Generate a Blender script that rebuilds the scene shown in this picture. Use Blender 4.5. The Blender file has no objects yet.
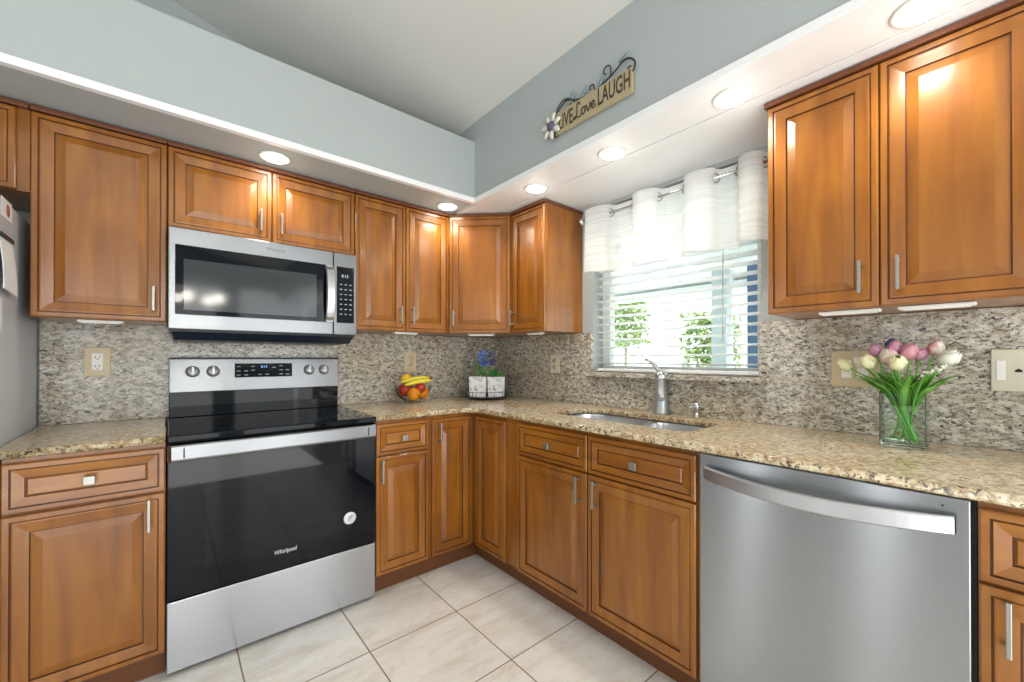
import bpy, math, random
from mathutils import Vector, Matrix
PI = math.pi
S = bpy.context.scene
C = S.collection
random.seed(7)

# ------------------------------------------------------------------ camera
cam_d = bpy.data.cameras.new('camera')
cam = bpy.data.objects.new('camera', cam_d); C.objects.link(cam)
cam.location = (-1.964, -2.6027, 1.1691)
cam.rotation_euler = (PI/2 + 0.0042, 0, 0.8595 - PI/2)
cam_d.sensor_width = 36.0
cam_d.lens = 408.49/1024*36
cam_d.shift_x = -(521.04-512)/1024
cam_d.shift_y = (356.46-341)/1024
cam_d.clip_start = 0.02
S.camera = cam

# ------------------------------------------------------------------ world, sun, exposure
S.view_settings.view_transform = 'Standard'
S.view_settings.look = 'None'
S.view_settings.exposure = 0.0
S.view_settings.gamma = 1.0
S.view_settings.use_curve_mapping = False
W = bpy.data.worlds.new('sky'); S.world = W; W.use_nodes = True
bg = W.node_tree.nodes['Background']
bg.inputs['Color'].default_value = (0.93, 0.97, 1.0, 1)
bg.inputs['Strength'].default_value = 4.2
sun_d = bpy.data.lights.new('sun', 'SUN'); sun_d.energy = 7.0; sun_d.angle = 0.02
sun = bpy.data.objects.new('sun', sun_d); C.objects.link(sun)
sun.location = (1, -3, 6); sun.rotation_euler = (math.radians(38), math.radians(-25), 0)

def area(name, loc, rot, sx, sy, e, col=(1, 1, 1)):
    d = bpy.data.lights.new(name, 'AREA'); d.shape = 'RECTANGLE'; d.size = sx; d.size_y = sy
    d.energy = e; d.color = col
    o = bpy.data.objects.new(name, d); C.objects.link(o); o.location = loc; o.rotation_euler = rot
    return o
# added fill lights in the unseen part of the room, no openings built there
for px in (-3.15, -1.9, -.65): area('rear_fill', (px, -5.90, 1.15), (PI/2, 0, 0), .95, 2.2, 22, (0.96, 0.985, 1.0))  # added panels in place of patio doors, gaps meant to streak the steel
for py, pw, pe in ((-.66, .16, 7), (-1.85, .22, 7), (-3.6, 1.5, 13)): area('side_fill', (-4.85, py, 1.15), (PI/2, 0, -PI/2), pw, 2.1, pe, (0.96, 0.985, 1.0))  # added panels, the narrow ones placed for bands in the dishwasher steel
area('overhead_fill', (-2.6, -3.6, 2.9), (0, 0, 0), 2.0, 2.0, 4, (1.0, 0.97, 0.93))  # weak added overhead fill without a fixture
area('floor_uplight_fill', (-2.2, -4.3, .03), (PI, 0, 0), 3.0, 1.8, 75, (1.0, 0.99, 0.97))  # added upward light lifting ceiling and undersides, no sunlit patch there
area('fridge_side_fill', (-0.35, -4.6, 1.3), (PI/2, 0, PI/2), 1.4, 1.6, 22, (0.96, 0.985, 1.0))  # added light facing left to lift the fridge side, no window there

# ------------------------------------------------------------------ materials
def new_mat(name):
    m = bpy.data.materials.new(name); m.use_nodes = True
    return m, m.node_tree, m.node_tree.nodes['Principled BSDF']
def srgb(r, g, b):
    f = lambda c: (c/255/12.92) if c/255 <= .04045 else ((c/255+.055)/1.055)**2.4
    return (f(r), f(g), f(b), 1)
def mat(name, col, rough=.5, metal=0., **kw):
    m, nt, b = new_mat(name)
    b.inputs['Base Color'].default_value = srgb(*col)
    b.inputs['Roughness'].default_value = rough
    b.inputs['Metallic'].default_value = metal
    for k, v in kw.items():
        b.inputs[k.replace('_', ' ')].default_value = v
    m.diffuse_color = srgb(*col)
    return m
def node(nt, t, **kw):
    n = nt.nodes.new(t)
    for k, v in kw.items():
        if k in n.inputs: n.inputs[k].default_value = v
        else: setattr(n, k, v)
    return n
def ramp(nt, fac, stops, interp='LINEAR'):
    r = nt.nodes.new('ShaderNodeValToRGB'); r.color_ramp.interpolation = interp
    e = r.color_ramp.elements
    while len(e) < len(stops): e.new(.5)
    for i, (p, c) in enumerate(stops):
        e[i].position = p; e[i].color = c if len(c) == 4 else srgb(*c)
    nt.links.new(fac, r.inputs[0]); return r
def coords(nt, scale=(1, 1, 1), rot=(0, 0, 0), out='Object'):
    tc = nt.nodes.new('ShaderNodeTexCoord'); mp = nt.nodes.new('ShaderNodeMapping')
    mp.inputs['Scale'].default_value = scale; mp.inputs['Rotation'].default_value = rot
    nt.links.new(tc.outputs[out], mp.inputs[0]); return mp.outputs[0]
def noise(nt, vec, scale, detail=2., rough=.5, dist=0.):
    n = node(nt, 'ShaderNodeTexNoise'); n.inputs['Scale'].default_value = scale
    n.inputs['Detail'].default_value = detail; n.inputs['Roughness'].default_value = rough
    n.inputs['Distortion'].default_value = dist
    nt.links.new(vec, n.inputs['Vector']); return n
def mix(nt, a, b, fac, mode='MIX'):
    n = nt.nodes.new('ShaderNodeMix'); n.data_type = 'RGBA'; n.blend_type = mode
    for v, i in ((fac, 0), (a, 6), (b, 7)):
        if hasattr(v, 'links'): nt.links.new(v, n.inputs[i])
        else: n.inputs[i].default_value = v
    return n.outputs[2]
def bump(nt, b, h, strength, dist=.001):
    n = nt.nodes.new('ShaderNodeBump'); n.inputs['Strength'].default_value = strength
    n.inputs['Distance'].default_value = dist
    nt.links.new(h, n.inputs['Height']); nt.links.new(n.outputs[0], b.inputs['Normal'])

def make_wood(name, horizontal=False):
    m, nt, b = new_mat(name)
    sc = (1.6, 14, 14) if horizontal else (14, 14, 1.6)
    v = coords(nt, sc)
    n1 = noise(nt, v, 1.5, 3, .5, .3)
    v2 = coords(nt, (3, 3, 2.2))
    n2 = noise(nt, v2, 1.7, 3, .55, .3)
    c1 = ramp(nt, n1.outputs[0], [(.25, (128, 75, 18)), (.5, (152, 92, 23)), (.78, (170, 110, 31))])
    c2 = ramp(nt, n2.outputs[0], [(.3, (205, 195, 185)), (.7, (255, 255, 255))])
    c = mix(nt, c1.outputs[0], c2.outputs[0], .55, 'MULTIPLY')
    # a few small dark pin knots of maple
    vo = node(nt, 'ShaderNodeTexVoronoi'); vo.inputs['Scale'].default_value = 2.6
    nt.links.new(coords(nt, (1, 1, .75)), vo.inputs['Vector'])
    k = ramp(nt, vo.outputs['Distance'], [(.0, (120, 66, 28)), (.035, (255, 255, 255))])
    c = mix(nt, c, k.outputs[0], .6, 'MULTIPLY')
    nt.links.new(c, b.inputs['Base Color'])
    b.inputs['Roughness'].default_value = .33
    b.inputs['Coat Weight'].default_value = .42; b.inputs['Coat Roughness'].default_value = .14
    m.diffuse_color = srgb(164, 104, 46)
    return m
WOOD = make_wood('stained_maple'); WOODH = make_wood('stained_maple_across', True)
GLAZE = mat('dark_glaze', (84, 46, 24), .4)
TRIMW = mat('reddish_trim_wood', (104, 58, 32), .4)
TOEW = mat('toe_kick_wood', (112, 66, 34), .45)

def make_granite(name, tones, scale=1.0, vein=(1, 1, 1)):
    m, nt, b = new_mat(name)
    v = coords(nt, vein, (0.22, 0.18, 0.))
    big = noise(nt, v, 2.6*scale, 3, .6, .2)
    med = noise(nt, v, 40*scale, 6, .72, .5)
    fin = noise(nt, v, 62*scale, 4, .62, .8)
    f2 = noise(nt, coords(nt, vein, (0.5, 0.1, .9)), 95*scale, 3, .6, .4)
    base = ramp(nt, med.outputs[0], [(.36, tones[0]), (.45, tones[1]), (.53, tones[2]), (.62, tones[3])])
    tint = ramp(nt, big.outputs[0], [(.35, tones[4]), (.65, (255, 255, 255))])
    c = mix(nt, base.outputs[0], tint.outputs[0], .8, 'MULTIPLY')
    dk = ramp(nt, fin.outputs[0], [(.385, (255, 255, 255)), (.43, (0, 0, 0))])
    dk2 = ramp(nt, f2.outputs[0], [(.37, (255, 255, 255)), (.41, (0, 0, 0))])
    c = mix(nt, c, srgb(*tones[5]), dk.outputs[0])
    c = mix(nt, c, srgb(*tones[6]), dk2.outputs[0])
    nt.links.new(c, b.inputs['Base Color'])
    b.inputs['Roughness'].default_value = .16
    m.diffuse_color = srgb(*tones[2])
    return m
G_SPL = make_granite('granite_backsplash', [(136, 128, 114), (176, 169, 154), (206, 202, 191), (226, 225, 218), (232, 222, 206), (76, 72, 74), (114, 104, 94)], 1.3, vein=(.62, .62, 1.15))
G_TOP = make_granite('granite_worktop', [(168, 146, 114), (196, 180, 150), (214, 203, 180), (228, 221, 206), (240, 228, 206), (136, 114, 90), (150, 126, 98)], 1.25, vein=(.9, .9, 1.2))
G_EDGE = make_granite('granite_edge', [(134, 112, 82), (172, 152, 118), (198, 182, 152), (218, 208, 188), (234, 222, 198), (66, 56, 50), (100, 80, 60)], 1.0)

def make_paint(name, col, bs=.25, sc=160, rough=.7):
    m, nt, b = new_mat(name)
    b.inputs['Base Color'].default_value = srgb(*col); b.inputs['Roughness'].default_value = rough
    n = noise(nt, coords(nt), sc, 3, .6)
    bump(nt, b, n.outputs[0], bs, .002)
    m.diffuse_color = srgb(*col)
    return m
P_WALL = make_paint('wall_paint_grey', (175, 182, 182), .5, 90)
P_CEIL = make_paint('ceiling_paint', (214, 214, 210), .25, 90)
P_WHITE = make_paint('white_painted_board', (243, 244, 246), .06, 60, .45)
P_OUT = mat('outdoor_white', (238, 238, 236), .7)

def make_floor():
    m, nt, b = new_mat('ceramic_floor_tile')
    tc = nt.nodes.new('ShaderNodeTexCoord'); sp = nt.nodes.new('ShaderNodeSeparateXYZ')
    nt.links.new(tc.outputs['Object'], sp.inputs[0])
    def M(op, a, bb=None):
        n = nt.nodes.new('ShaderNodeMath'); n.operation = op
        for i, v in enumerate((a, bb)):
            if v is None: continue
            if hasattr(v, 'links'): nt.links.new(v, n.inputs[i])
            else: n.inputs[i].default_value = v
        return n.outputs[0]
    T = .3998
    def dist(out, off):
        u = M('DIVIDE', M('SUBTRACT', out, off), T)
        f = M('FRACT', u)
        return M('MULTIPLY', M('MINIMUM', f, M('SUBTRACT', 1., f)), T), M('FLOOR', u)
    dx, ix = dist(sp.outputs[0], -.9549); dy, iy = dist(sp.outputs[1], -.9743)
    d = M('MINIMUM', dx, dy)
    g = M('LESS_THAN', d, .0026)
    # marbling differs from tile to tile
    cx = nt.nodes.new('ShaderNodeCombineXYZ')
    nt.links.new(M('ADD', sp.outputs[0], M('MULTIPLY', ix, 3.7)), cx.inputs[0])
    nt.links.new(M('ADD', sp.outputs[1], M('MULTIPLY', iy, 5.3)), cx.inputs[1])
    nt.links.new(M('MULTIPLY', ix, 1.9), cx.inputs[2])
    mp = nt.nodes.new('ShaderNodeMapping'); mp.inputs['Rotation'].default_value = (0, 0, .9); mp.inputs['Scale'].default_value = (1, 3.2, 1)
    nt.links.new(cx.outputs[0], mp.inputs[0])
    n1 = noise(nt, mp.outputs[0], 2.2, 5, .6, 1.2)
    c = ramp(nt, n1.outputs[0], [(.3, (220, 214, 205)), (.45, (232, 229, 224)), (.6, (239, 238, 235)), (.8, (230, 227, 220))])
    n2 = noise(nt, mp.outputs[0], 1.6, 6, .7, 2.0)
    ve = ramp(nt, n2.outputs[0], [(.47, (255, 255, 255)), (.5, (236, 220, 200)), (.53, (255, 255, 255))])
    c = mix(nt, c.outputs[0], ve.outputs[0], .35, 'MULTIPLY')
    c = mix(nt, c, srgb(140, 122, 104), g)
    nt.links.new(c, b.inputs['Base Color'])
    r = M('ADD', M('MULTIPLY', g, .5), .22); nt.links.new(r, b.inputs['Roughness'])
    bump(nt, b, M('MINIMUM', d, .004), .5, .3)
    m.diffuse_color = srgb(230, 224, 214)
    return m
FLOOR = make_floor()

def make_steel(name, col=(142, 144, 147), rough=.27, aniso=.75, axis=(1, 1, 120)):
    m, nt, b = new_mat(name)
    b.inputs['Base Color'].default_value = srgb(*col); b.inputs['Metallic'].default_value = 1
    b.inputs['Anisotropic'].default_value = aniso
    b.inputs['Roughness'].default_value = rough
    b.inputs['Anisotropic Rotation'].default_value = .25
    m.diffuse_color = srgb(*col)
    return m
STEEL = make_steel('brushed_stainless')
STEEL_LIGHT = make_steel('light_brushed_stainless', (172, 174, 178), .26, .95)
STEEL_HANDLE = make_steel('handle_steel', (205, 206, 209), .3, .3)
SINKM = make_steel('satin_sink_steel', (222, 225, 228), .30, .0, (4, 4, 4))
KNOBM = mat('silver_knob', (206, 208, 210), .3, .5)
NICKEL = mat('satin_nickel', (168, 166, 160), .38, .9)
CHROME = mat('chrome', (210, 212, 215), .1, 1.)
BRUSHED = mat('brushed_faucet_metal', (184, 187, 191), .34, .8)
FRIDGE_SIDE = mat('grey_fridge_side', (196, 200, 208), .3, .0)
BLACKGLASS = mat('black_glass', (7, 11, 19), .04, 0., Specular_IOR_Level=.25)
BLACKP = mat('black_plastic', (20, 21, 24), .35)
DARKGREY = mat('dark_grey_screen', (52, 56, 60), .08, 0.)
NAVY = mat('dark_blue_grey_grille', (38, 48, 62), .3, .4)
WHITEP = mat('white_plastic', (240, 240, 236), .35)
BEIGEP = mat('beige_plastic', (206, 188, 152), .35)
IVORYP = mat('ivory_plastic', (212, 208, 188), .35)
HOLE = mat('dark_slot', (15, 15, 15), .6)
PRINT = mat('light_print', (176, 182, 188), .5)
LOGO = mat('silver_print', (214, 216, 218), .35)
BLUE = mat('blue_print', (52, 78, 140), .5)
PAPER = mat('white_paper', (232, 234, 236), .7)
REDP = mat('reddish_print', (186, 110, 88), .6)
def emit(name, col, s):
    m, nt, b = new_mat(name)
    b.inputs['Base Color'].default_value = (0, 0, 0, 1)
    b.inputs['Emission Color'].default_value = srgb(*col); b.inputs['Emission Strength'].default_value = s
    return m
LAMP = emit('lit_lamp_lens', (255, 246, 232), 26)
GLOBE = emit('lit_globe', (255, 248, 236), 45)
DIGIT = emit('lit_digits', (120, 180, 255), 1.6)
DIGITW = emit('lit_white_digits', (200, 220, 235), 1.0)

def glass(name, col=(235, 248, 242), rough=0., ior=1.45):
    m, nt, b = new_mat(name)
    b.inputs['Base Color'].default_value = srgb(*col); b.inputs['Roughness'].default_value = rough
    b.inputs['Transmission Weight'].default_value = 1; b.inputs['IOR'].default_value = ior
    m.diffuse_color = (.8, .9, .9, .4)
    return m
VGLASS = glass('clear_vase_glass', (232, 248, 238))
def thin_glass(name, tint=(240, 248, 246), gloss=.12):
    m = bpy.data.materials.new(name); m.use_nodes = True; nt = m.node_tree; nt.nodes.clear()
    o = nt.nodes.new('ShaderNodeOutputMaterial'); mx = nt.nodes.new('ShaderNodeMixShader')
    t = nt.nodes.new('ShaderNodeBsdfTransparent'); g = nt.nodes.new('ShaderNodeBsdfGlossy')
    t.inputs[0].default_value = srgb(*tint); g.inputs['Roughness'].default_value = .02
    lw = nt.nodes.new('ShaderNodeLayerWeight'); lw.inputs[0].default_value = gloss
    nt.links.new(lw.outputs['Fresnel'], mx.inputs[0]); nt.links.new(t.outputs[0], mx.inputs[1]); nt.links.new(g.outputs[0], mx.inputs[2])
    nt.links.new(mx.outputs[0], o.inputs[0]); return m
PANE = thin_glass('window_glass')
VWALL = thin_glass('vase_wall_glass', (247, 252, 249), .10)
BOWLG = thin_glass('bowl_glass', (244, 247, 243), .10)

def make_sheer():
    m = bpy.data.materials.new('sheer_white_fabric'); m.use_nodes = True; nt = m.node_tree; nt.nodes.clear()
    o = nt.nodes.new('ShaderNodeOutputMaterial')
    d = nt.nodes.new('ShaderNodeBsdfDiffuse'); d.inputs[0].default_value = srgb(250, 250, 250)
    tl = nt.nodes.new('ShaderNodeBsdfTranslucent'); tl.inputs[0].default_value = srgb(250, 250, 250)
    tr = nt.nodes.new('ShaderNodeBsdfTransparent')
    a = nt.nodes.new('ShaderNodeMixShader'); a.inputs[0].default_value = .5
    b = nt.nodes.new('ShaderNodeMixShader')
    nt.links.new(d.outputs[0], a.inputs[1]); nt.links.new(tl.outputs[0], a.inputs[2])
    n = noise(nt, coords(nt, (2, 2, 60)), 1.6, 2, .5)
    r = ramp(nt, n.outputs[0], [(.35, (.12, .12, .12, 1)), (.65, (.26, .26, .26, 1))])
    nt.links.new(r.outputs[0], b.inputs[0]); nt.links.new(a.outputs[0], b.inputs[1]); nt.links.new(tr.outputs[0], b.inputs[2])
    nt.links.new(b.outputs[0], o.inputs[0]); return m
SHEER = make_sheer()
SLAT = mat('white_blind_slat', (242, 243, 244), .4)
def leafmat(name, c1, c2, tl=.0):
    m, nt, b = new_mat(name)
    n = noise(nt, coords(nt), 14, 2)
    r = ramp(nt, n.outputs[0], [(.35, c1), (.65, c2)])
    nt.links.new(r.outputs[0], b.inputs['Base Color']); b.inputs['Roughness'].default_value = .45
    m.diffuse_color = srgb(*c1)
    return m
LEAF = leafmat('tulip_leaf', (92, 162, 54), (144, 200, 94))
STEM = mat('tulip_stem', (120, 186, 88), .45)
SUCC = leafmat('succulent_leaf', (56, 140, 66), (104, 186, 88))
BUSH = leafmat('garden_leaf', (132, 150, 96), (176, 190, 126))  # greens paled, outdoor haze put into the leaf colour

# ------------------------------------------------------------------ mesh builder
class MB:
    def __init__(s): s.v = []; s.f = []; s.m = []; s.sm = []
    def face(s, idx, mi=0, smooth=False): s.f.append(tuple(idx)); s.m.append(mi); s.sm.append(smooth)
    def box(s, x0, x1, y0, y1, z0, z1, mi=0, front=None):
        x0, x1 = sorted((x0, x1)); y0, y1 = sorted((y0, y1)); z0, z1 = sorted((z0, z1))
        b = len(s.v)
        s.v += [(x0, y0, z0), (x1, y0, z0), (x1, y1, z0), (x0, y1, z0), (x0, y0, z1), (x1, y0, z1), (x1, y1, z1), (x0, y1, z1)]
        for i, q in enumerate([(0, 3, 2, 1), (4, 5, 6, 7), (0, 1, 5, 4), (2, 3, 7, 6), (1, 2, 6, 5), (3, 0, 4, 7)]):
            s.face([b+k for k in q], front if (front is not None and i == 2) else mi)
        return s
    def prism(s, poly, z0, z1, mi=0, side=None):
        b = len(s.v); n = len(poly)
        s.v += [(x, y, z0) for x, y in poly] + [(x, y, z1) for x, y in poly]
        s.face([b+i for i in reversed(range(n))], mi); s.face([b+n+i for i in range(n)], mi)
        for i in range(n):
            j = (i+1) % n; s.face([b+i, b+j, b+n+j, b+n+i], mi if side is None else side)
        return s
    def rings(s, rings, mats, cap0=True, cap1=True, smooth=True, closed=True):
        """rings: list of equal-length point lists"""
        b = len(s.v); n = len(rings[0])
        for r in rings: s.v += [tuple(p) for p in r]
        for k in range(len(rings)-1):
            mi = mats[k] if isinstance(mats, (list, tuple)) else mats
            for i in range(n if closed else n-1):
                j = (i+1) % n
                s.face([b+k*n+i, b+k*n+j, b+(k+1)*n+j, b+(k+1)*n+i], mi, smooth)
        l = mats[-1] if isinstance(mats, (list, tuple)) else mats
        f0 = mats[0] if isinstance(mats, (list, tuple)) else mats
        if cap0: s.face([b+i for i in reversed(range(n))], f0)
        if cap1: s.face([b+(len(rings)-1)*n+i for i in range(n)], l)
        return s
    def tube(s, pts, r, seg=10, mi=0, smooth=True, flat=None):
        pts = [Vector(p) for p in pts]; rr = r if isinstance(r, (list, tuple)) else [r]*len(pts)
        rings = []; up = None
        for i, p in enumerate(pts):
            t = (pts[min(i+1, len(pts)-1)]-pts[max(i-1, 0)]).normalized()
            if up is None:
                up = Vector((0, 0, 1)) if abs(t.z) < .9 else Vector((1, 0, 0))
            a = t.cross(up).normalized(); c = a.cross(t).normalized(); up = c
            fa, fc = flat if flat else (1, 1)
            rings.append([p + (a*math.cos(2*PI*k/seg)*fa + c*math.sin(2*PI*k/seg)*fc)*rr[i] for k in range(seg)])
        return s.rings(rings, mi, smooth=smooth)
    def lathe(s, prof, cx=0, cy=0, cz=0, seg=24, mi=0, cap0=True, cap1=True, sx=1, sy=1):
        return s.rings([[(cx+r*math.cos(2*PI*k/seg)*sx, cy+r*math.sin(2*PI*k/seg)*sy, cz+z) for k in range(seg)] for r, z in prof], mi, cap0, cap1)
    def xform(s, M, start=0):
        for i in range(start, len(s.v)): s.v[i] = tuple(M @ Vector(s.v[i]))
        return s
    def build(s, name, mats, parent=None, bevel=0, seg=2, matrix=None):
        me = bpy.data.meshes.new(name); me.from_pydata(s.v, [], s.f)
        for m in (mats if isinstance(mats, (list, tuple)) else [mats]): me.materials.append(m)
        me.polygons.foreach_set('material_index', s.m); me.polygons.foreach_set('use_smooth', s.sm)
        me.update()
        o = bpy.data.objects.new(name, me); C.objects.link(o)
        if parent: o.parent = parent
        if matrix is not None: o.matrix_local = matrix
        if bevel:
            md = o.modifiers.new('bevel', 'BEVEL'); md.width = bevel; md.segments = seg; md.limit_method = 'ANGLE'; md.angle_limit = .6
        return o
def tag(o, label, cat, group=None, kind=None):
    o['label'] = label; o['category'] = cat
    if group: o['group'] = group
    if kind: o['kind'] = kind
    return o
def structure(o): o['kind'] = 'structure'; return o
def thing(name, label, cat, loc=(0, 0, 0), rz=0, group=None):
    o = bpy.data.objects.new(name, None); C.objects.link(o); o.empty_display_size = .05
    o.location = loc; o.rotation_euler = (0, 0, rz)
    return tag(o, label, cat, group)
def text(name, body, size, mt, parent, M, extrude=.0004, sx=1., shear=0., align='CENTER', bold=0.):
    cu = bpy.data.curves.new(name, 'FONT'); cu.body = body; cu.size = size; cu.extrude = extrude; cu.shear = shear; cu.offset = bold
    cu.align_x = align; cu.align_y = 'CENTER'; cu.resolution_u = 3
    t = bpy.data.objects.new(name+'_t', cu); C.objects.link(t)
    bpy.context.view_layer.update()
    me = bpy.data.meshes.new_from_object(t.evaluated_get(bpy.context.evaluated_depsgraph_get()))
    bpy.data.objects.remove(t)
    me.name = name; me.transform(M @ Matrix.Diagonal((sx, 1, 1, 1))); me.materials.clear(); me.materials.append(mt)
    o = bpy.data.objects.new(name, me); C.objects.link(o); o.parent = parent
    return o
def face_y(x, y, z):   # text plane facing -Y (reads along +X)
    return Matrix.Translation((x, y, z)) @ Matrix.Rotation(PI/2, 4, 'X')
RIGHT = -PI/2          # thing on the right wall: local -Y looks to -X, local +X runs to -Y

# ------------------------------------------------------------------ room shell
ZC = .888; ZB = .862; ZU = 1.326; ZT = 2.085
structure(MB().box(-5, 6, -6, 0, -.1, 0).build('floor', FLOOR))
structure(MB().box(-5, .15, 0, .15, 0, 3.9).build('wall_back', P_WALL))
WY0, WY1, WZ0, WZ1 = -1.935, -1.005, 1.078, 2.07
w = MB()
w.box(0, .15, -6, WY0, 0, 2.6).box(0, .15, WY1, 0, 0, 2.6).box(0, .15, WY0, WY1, 0, WZ0).box(0, .15, WY0, WY1, WZ1, 2.6)
structure(w.build('wall_right', P_WALL))
structure(MB().box(-5.15, -5, -6.15, .15, 0, 3.9).build('wall_left', P_WALL))
structure(MB().box(-5, .15, -6.15, -6, 0, 3.9).build('wall_front', P_WALL))
# vaulted ceiling rising to the left
c = MB(); zc = lambda x: 2.565 + .25*(-.595-x)
for (x0, x1) in ((-5, -.5),):
    c.v += [(x0, -6.1, zc(x0)), (x1, -6.1, zc(x1)), (x1, .1, zc(x1)), (x0, .1, zc(x0)), (x0, -6.1, zc(x0)+.1), (x1, -6.1, zc(x1)+.1), (x1, .1, zc(x1)+.1), (x0, .1, zc(x0)+.1)]
    for q in [(0, 1, 2, 3), (7, 6, 5, 4), (0, 4, 5, 1), (2, 6, 7, 3), (1, 5, 6, 2), (3, 7, 4, 0)]: c.face(q)
structure(c.build('ceiling', P_CEIL))
structure(MB().box(-5, -.595, -.595, 0, ZT+.006, 2.4485).build('wall_soffit_back', P_WALL))
structure(MB().box(-.595, 0, -6, 0, ZT+.03, 2.75).build('wall_soffit_right', P_WALL))
structure(MB().box(-5, -.605, -.605, -.575, ZT, 2.113).build('trim_1', P_WHITE, bevel=.002))
structure(MB().box(-.605, -.5625, -6, -.575, ZT, 2.113).build('trim_2', P_WHITE, bevel=.002))
structure(MB().box(-.5625, -.393, -6, -.33, ZT+.006, ZT+.028).build('trim_3', P_WHITE, bevel=.0015))
structure(MB().box(-.385, 0, -6, -.33, ZT+.006, ZT+.028).build('trim_4', P_WHITE, bevel=.0015))

# ------------------------------------------------------------------ cabinets
def rect(x0, x1, z0, z1, i, y): return [(x0+i, y, z0+i), (x1-i, y, z0+i), (x1-i, y, z1-i), (x0+i, y, z1-i)]
def front_panel(x0, x1, z0, z1, y, kind='door'):
    """raised-panel front facing -Y; y is the outermost plane"""
    w = min(x1-x0, z1-z0)
    if kind == 'door':
        k = min(1, w/.24)
        P = [(0, .019, 0), (0, .003, 0), (.003, 0, 0), (.0165, 0, 0), (.0175, .004, 1), (.0192, .004, 1), (.0215, .001, 0), (.0250, .0006, 0),
             (.056*k, .004, 0), (.0572*k, .009, 1), (.0592*k, .009, 1), (.085*k, .0015, 0), (.0875*k, .0015, 0)]
    else:
        k = min(1, w/.15)
        P = [(0, .019, 0), (0, .003, 0), (.003, 0, 0), (.0155*k, 0, 0), (.0165*k, .005, 1), (.0190*k, .005, 1), (.0205*k, .001, 0),
             (.046*k, .005, 0), (.0472*k, .009, 1), (.0495*k, .009, 1), (.0535*k, .005, 0)]
    m = MB()
    m.rings([rect(x0, x1, z0, z1, i, y+h) for i, h, _ in P], [mm for _, _, mm in P[1:]]+[0], cap0=True, cap1=True, smooth=False)
    # last ring list entry selects the cap material: keep wood
    return m
def bar_handle(parent, x, z0, z1, y):
    m = MB(); m.box(x-.0045, x+.0045, y-.034, y-.026, z0, z1)
    for z in (z0+.014, z1-.014): m.box(x-.0045, x+.0045, y-.027, y+.001, z-.005, z+.005)
    return m.build('handle', NICKEL, parent, bevel=.0015)
def square_knob(parent, x, z, y):
    m = MB()
    m.box(x-.006, x+.006, y-.016, y+.001, z-.006, z+.006).box(x-.0145, x+.0145, y-.024, y-.015, z-.0145, z+.0145)
    return m.build('knob', NICKEL, parent, bevel=.002)
def door(parent, x0, x1, z0, z1, y, hx=None, hz=None, matrix=None):
    d = front_panel(x0, x1, z0, z1, y).build('door', [WOOD, GLAZE], parent, matrix=matrix)
    if hx is not None: bar_handle(d, hx, hz[0], hz[1], y)
    return d
def drawer(parent, x0, x1, z0, z1, y, knob=True):
    d = front_panel(x0, x1, z0, z1, y, 'drawer').build('drawer', [WOODH, GLAZE], parent)
    if knob: square_knob(d, (x0+x1)/2, (z0+z1)/2, y)
    return d
def crown(parent, x0, x1, dep, l=False, r=False):
    m = MB(); m.box(x0-(.008 if l else 0), x1+(.008 if r else 0), -dep-.008, 0, ZT-.018, ZT)
    return m.build('top_molding', TRIMW, parent, bevel=.003)
GAP = .0018
D = .335
def upper(name, label, loc, rz, w, dep, z0, doors, l=False, r=False, z1=None):
    t = thing(name, label, 'cabinet', loc, rz, 'wall cabinets')
    MB().box(0, w, -dep+.0195, 0, z0+.001, ZT-.0165).build('body', WOOD, t, bevel=.001)
    crown(t, 0, w, dep, l, r)
    for (a, b, hx) in doors:
        door(t, a+GAP, b-GAP, z0+.002, ZT-.022, -dep, hx, (z0+.043, z0+.143) if hx is not None else None)
    return t

upper('wall_cabinet', 'short wall cabinet above the fridge, cut by the left edge', (-3.27, 0, 0), 0, .922, D, 1.770, [(0, .445, .41), (.445, .893, .48)])
upper('wall_cabinet', 'single-door wall cabinet with broad raised panel between fridge and microwave', (-2.346, 0, 0), 0, .374, D, 1.320, [(0, .374, .333)])
upper('wall_cabinet', 'low double-door wall cabinet directly above the microwave', (-1.970, 0, 0), 0, .768, D, 1.724, [(0, .380, .332), (.380, .768, .417)])
upper('wall_cabinet', 'tall double-door wall cabinet between microwave and the diagonal corner cabinet', (-1.199, 0, 0), 0, .585, D, ZU, [(0, .293, .256), (.293, .585, .329)])
upper('wall_cabinet', 'narrow wall cabinet with bare side panel left of the window', (0, -.612, 0), RIGHT, .303, D, ZU, [(0, .303, .030)], r=True)
upper('wall_cabinet', 'large double-door wall cabinet right of the window above the tulips', (0, -2.069, 0), RIGHT, .622, D, ZU, [(0, .306, .262), (.306, .622, .349)], l=True)
# diagonal corner cabinet
t = thing('corner_wall_cabinet', 'diagonal corner wall cabinet with single wide door', 'cabinet', (0, 0, 0), 0, None)
e = .0195*1.0
poly = [(0, 0), (-.612, 0), (-.612, -.335+.012), (-.335+.012, -.612), (0, -.612)]
MB().prism(poly, ZU+.001, ZT-.0165).build('body', WOOD, t)
MB().prism([(0, 0), (-.612, 0), (-.612, -.338), (-.338, -.612), (0, -.612)], ZT-.0165, ZT).build('top_molding', TRIMW, t)
L = math.hypot(.277, .277)
Mx = Matrix.Translation((-.612, -.335, 0)) @ Matrix.Rotation(-PI/4, 4, 'Z')
door(t, .004, L-.004, ZU+.002, ZT-.022, -.014, .036, (ZU+.043, ZU+.143), matrix=Mx)

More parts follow.
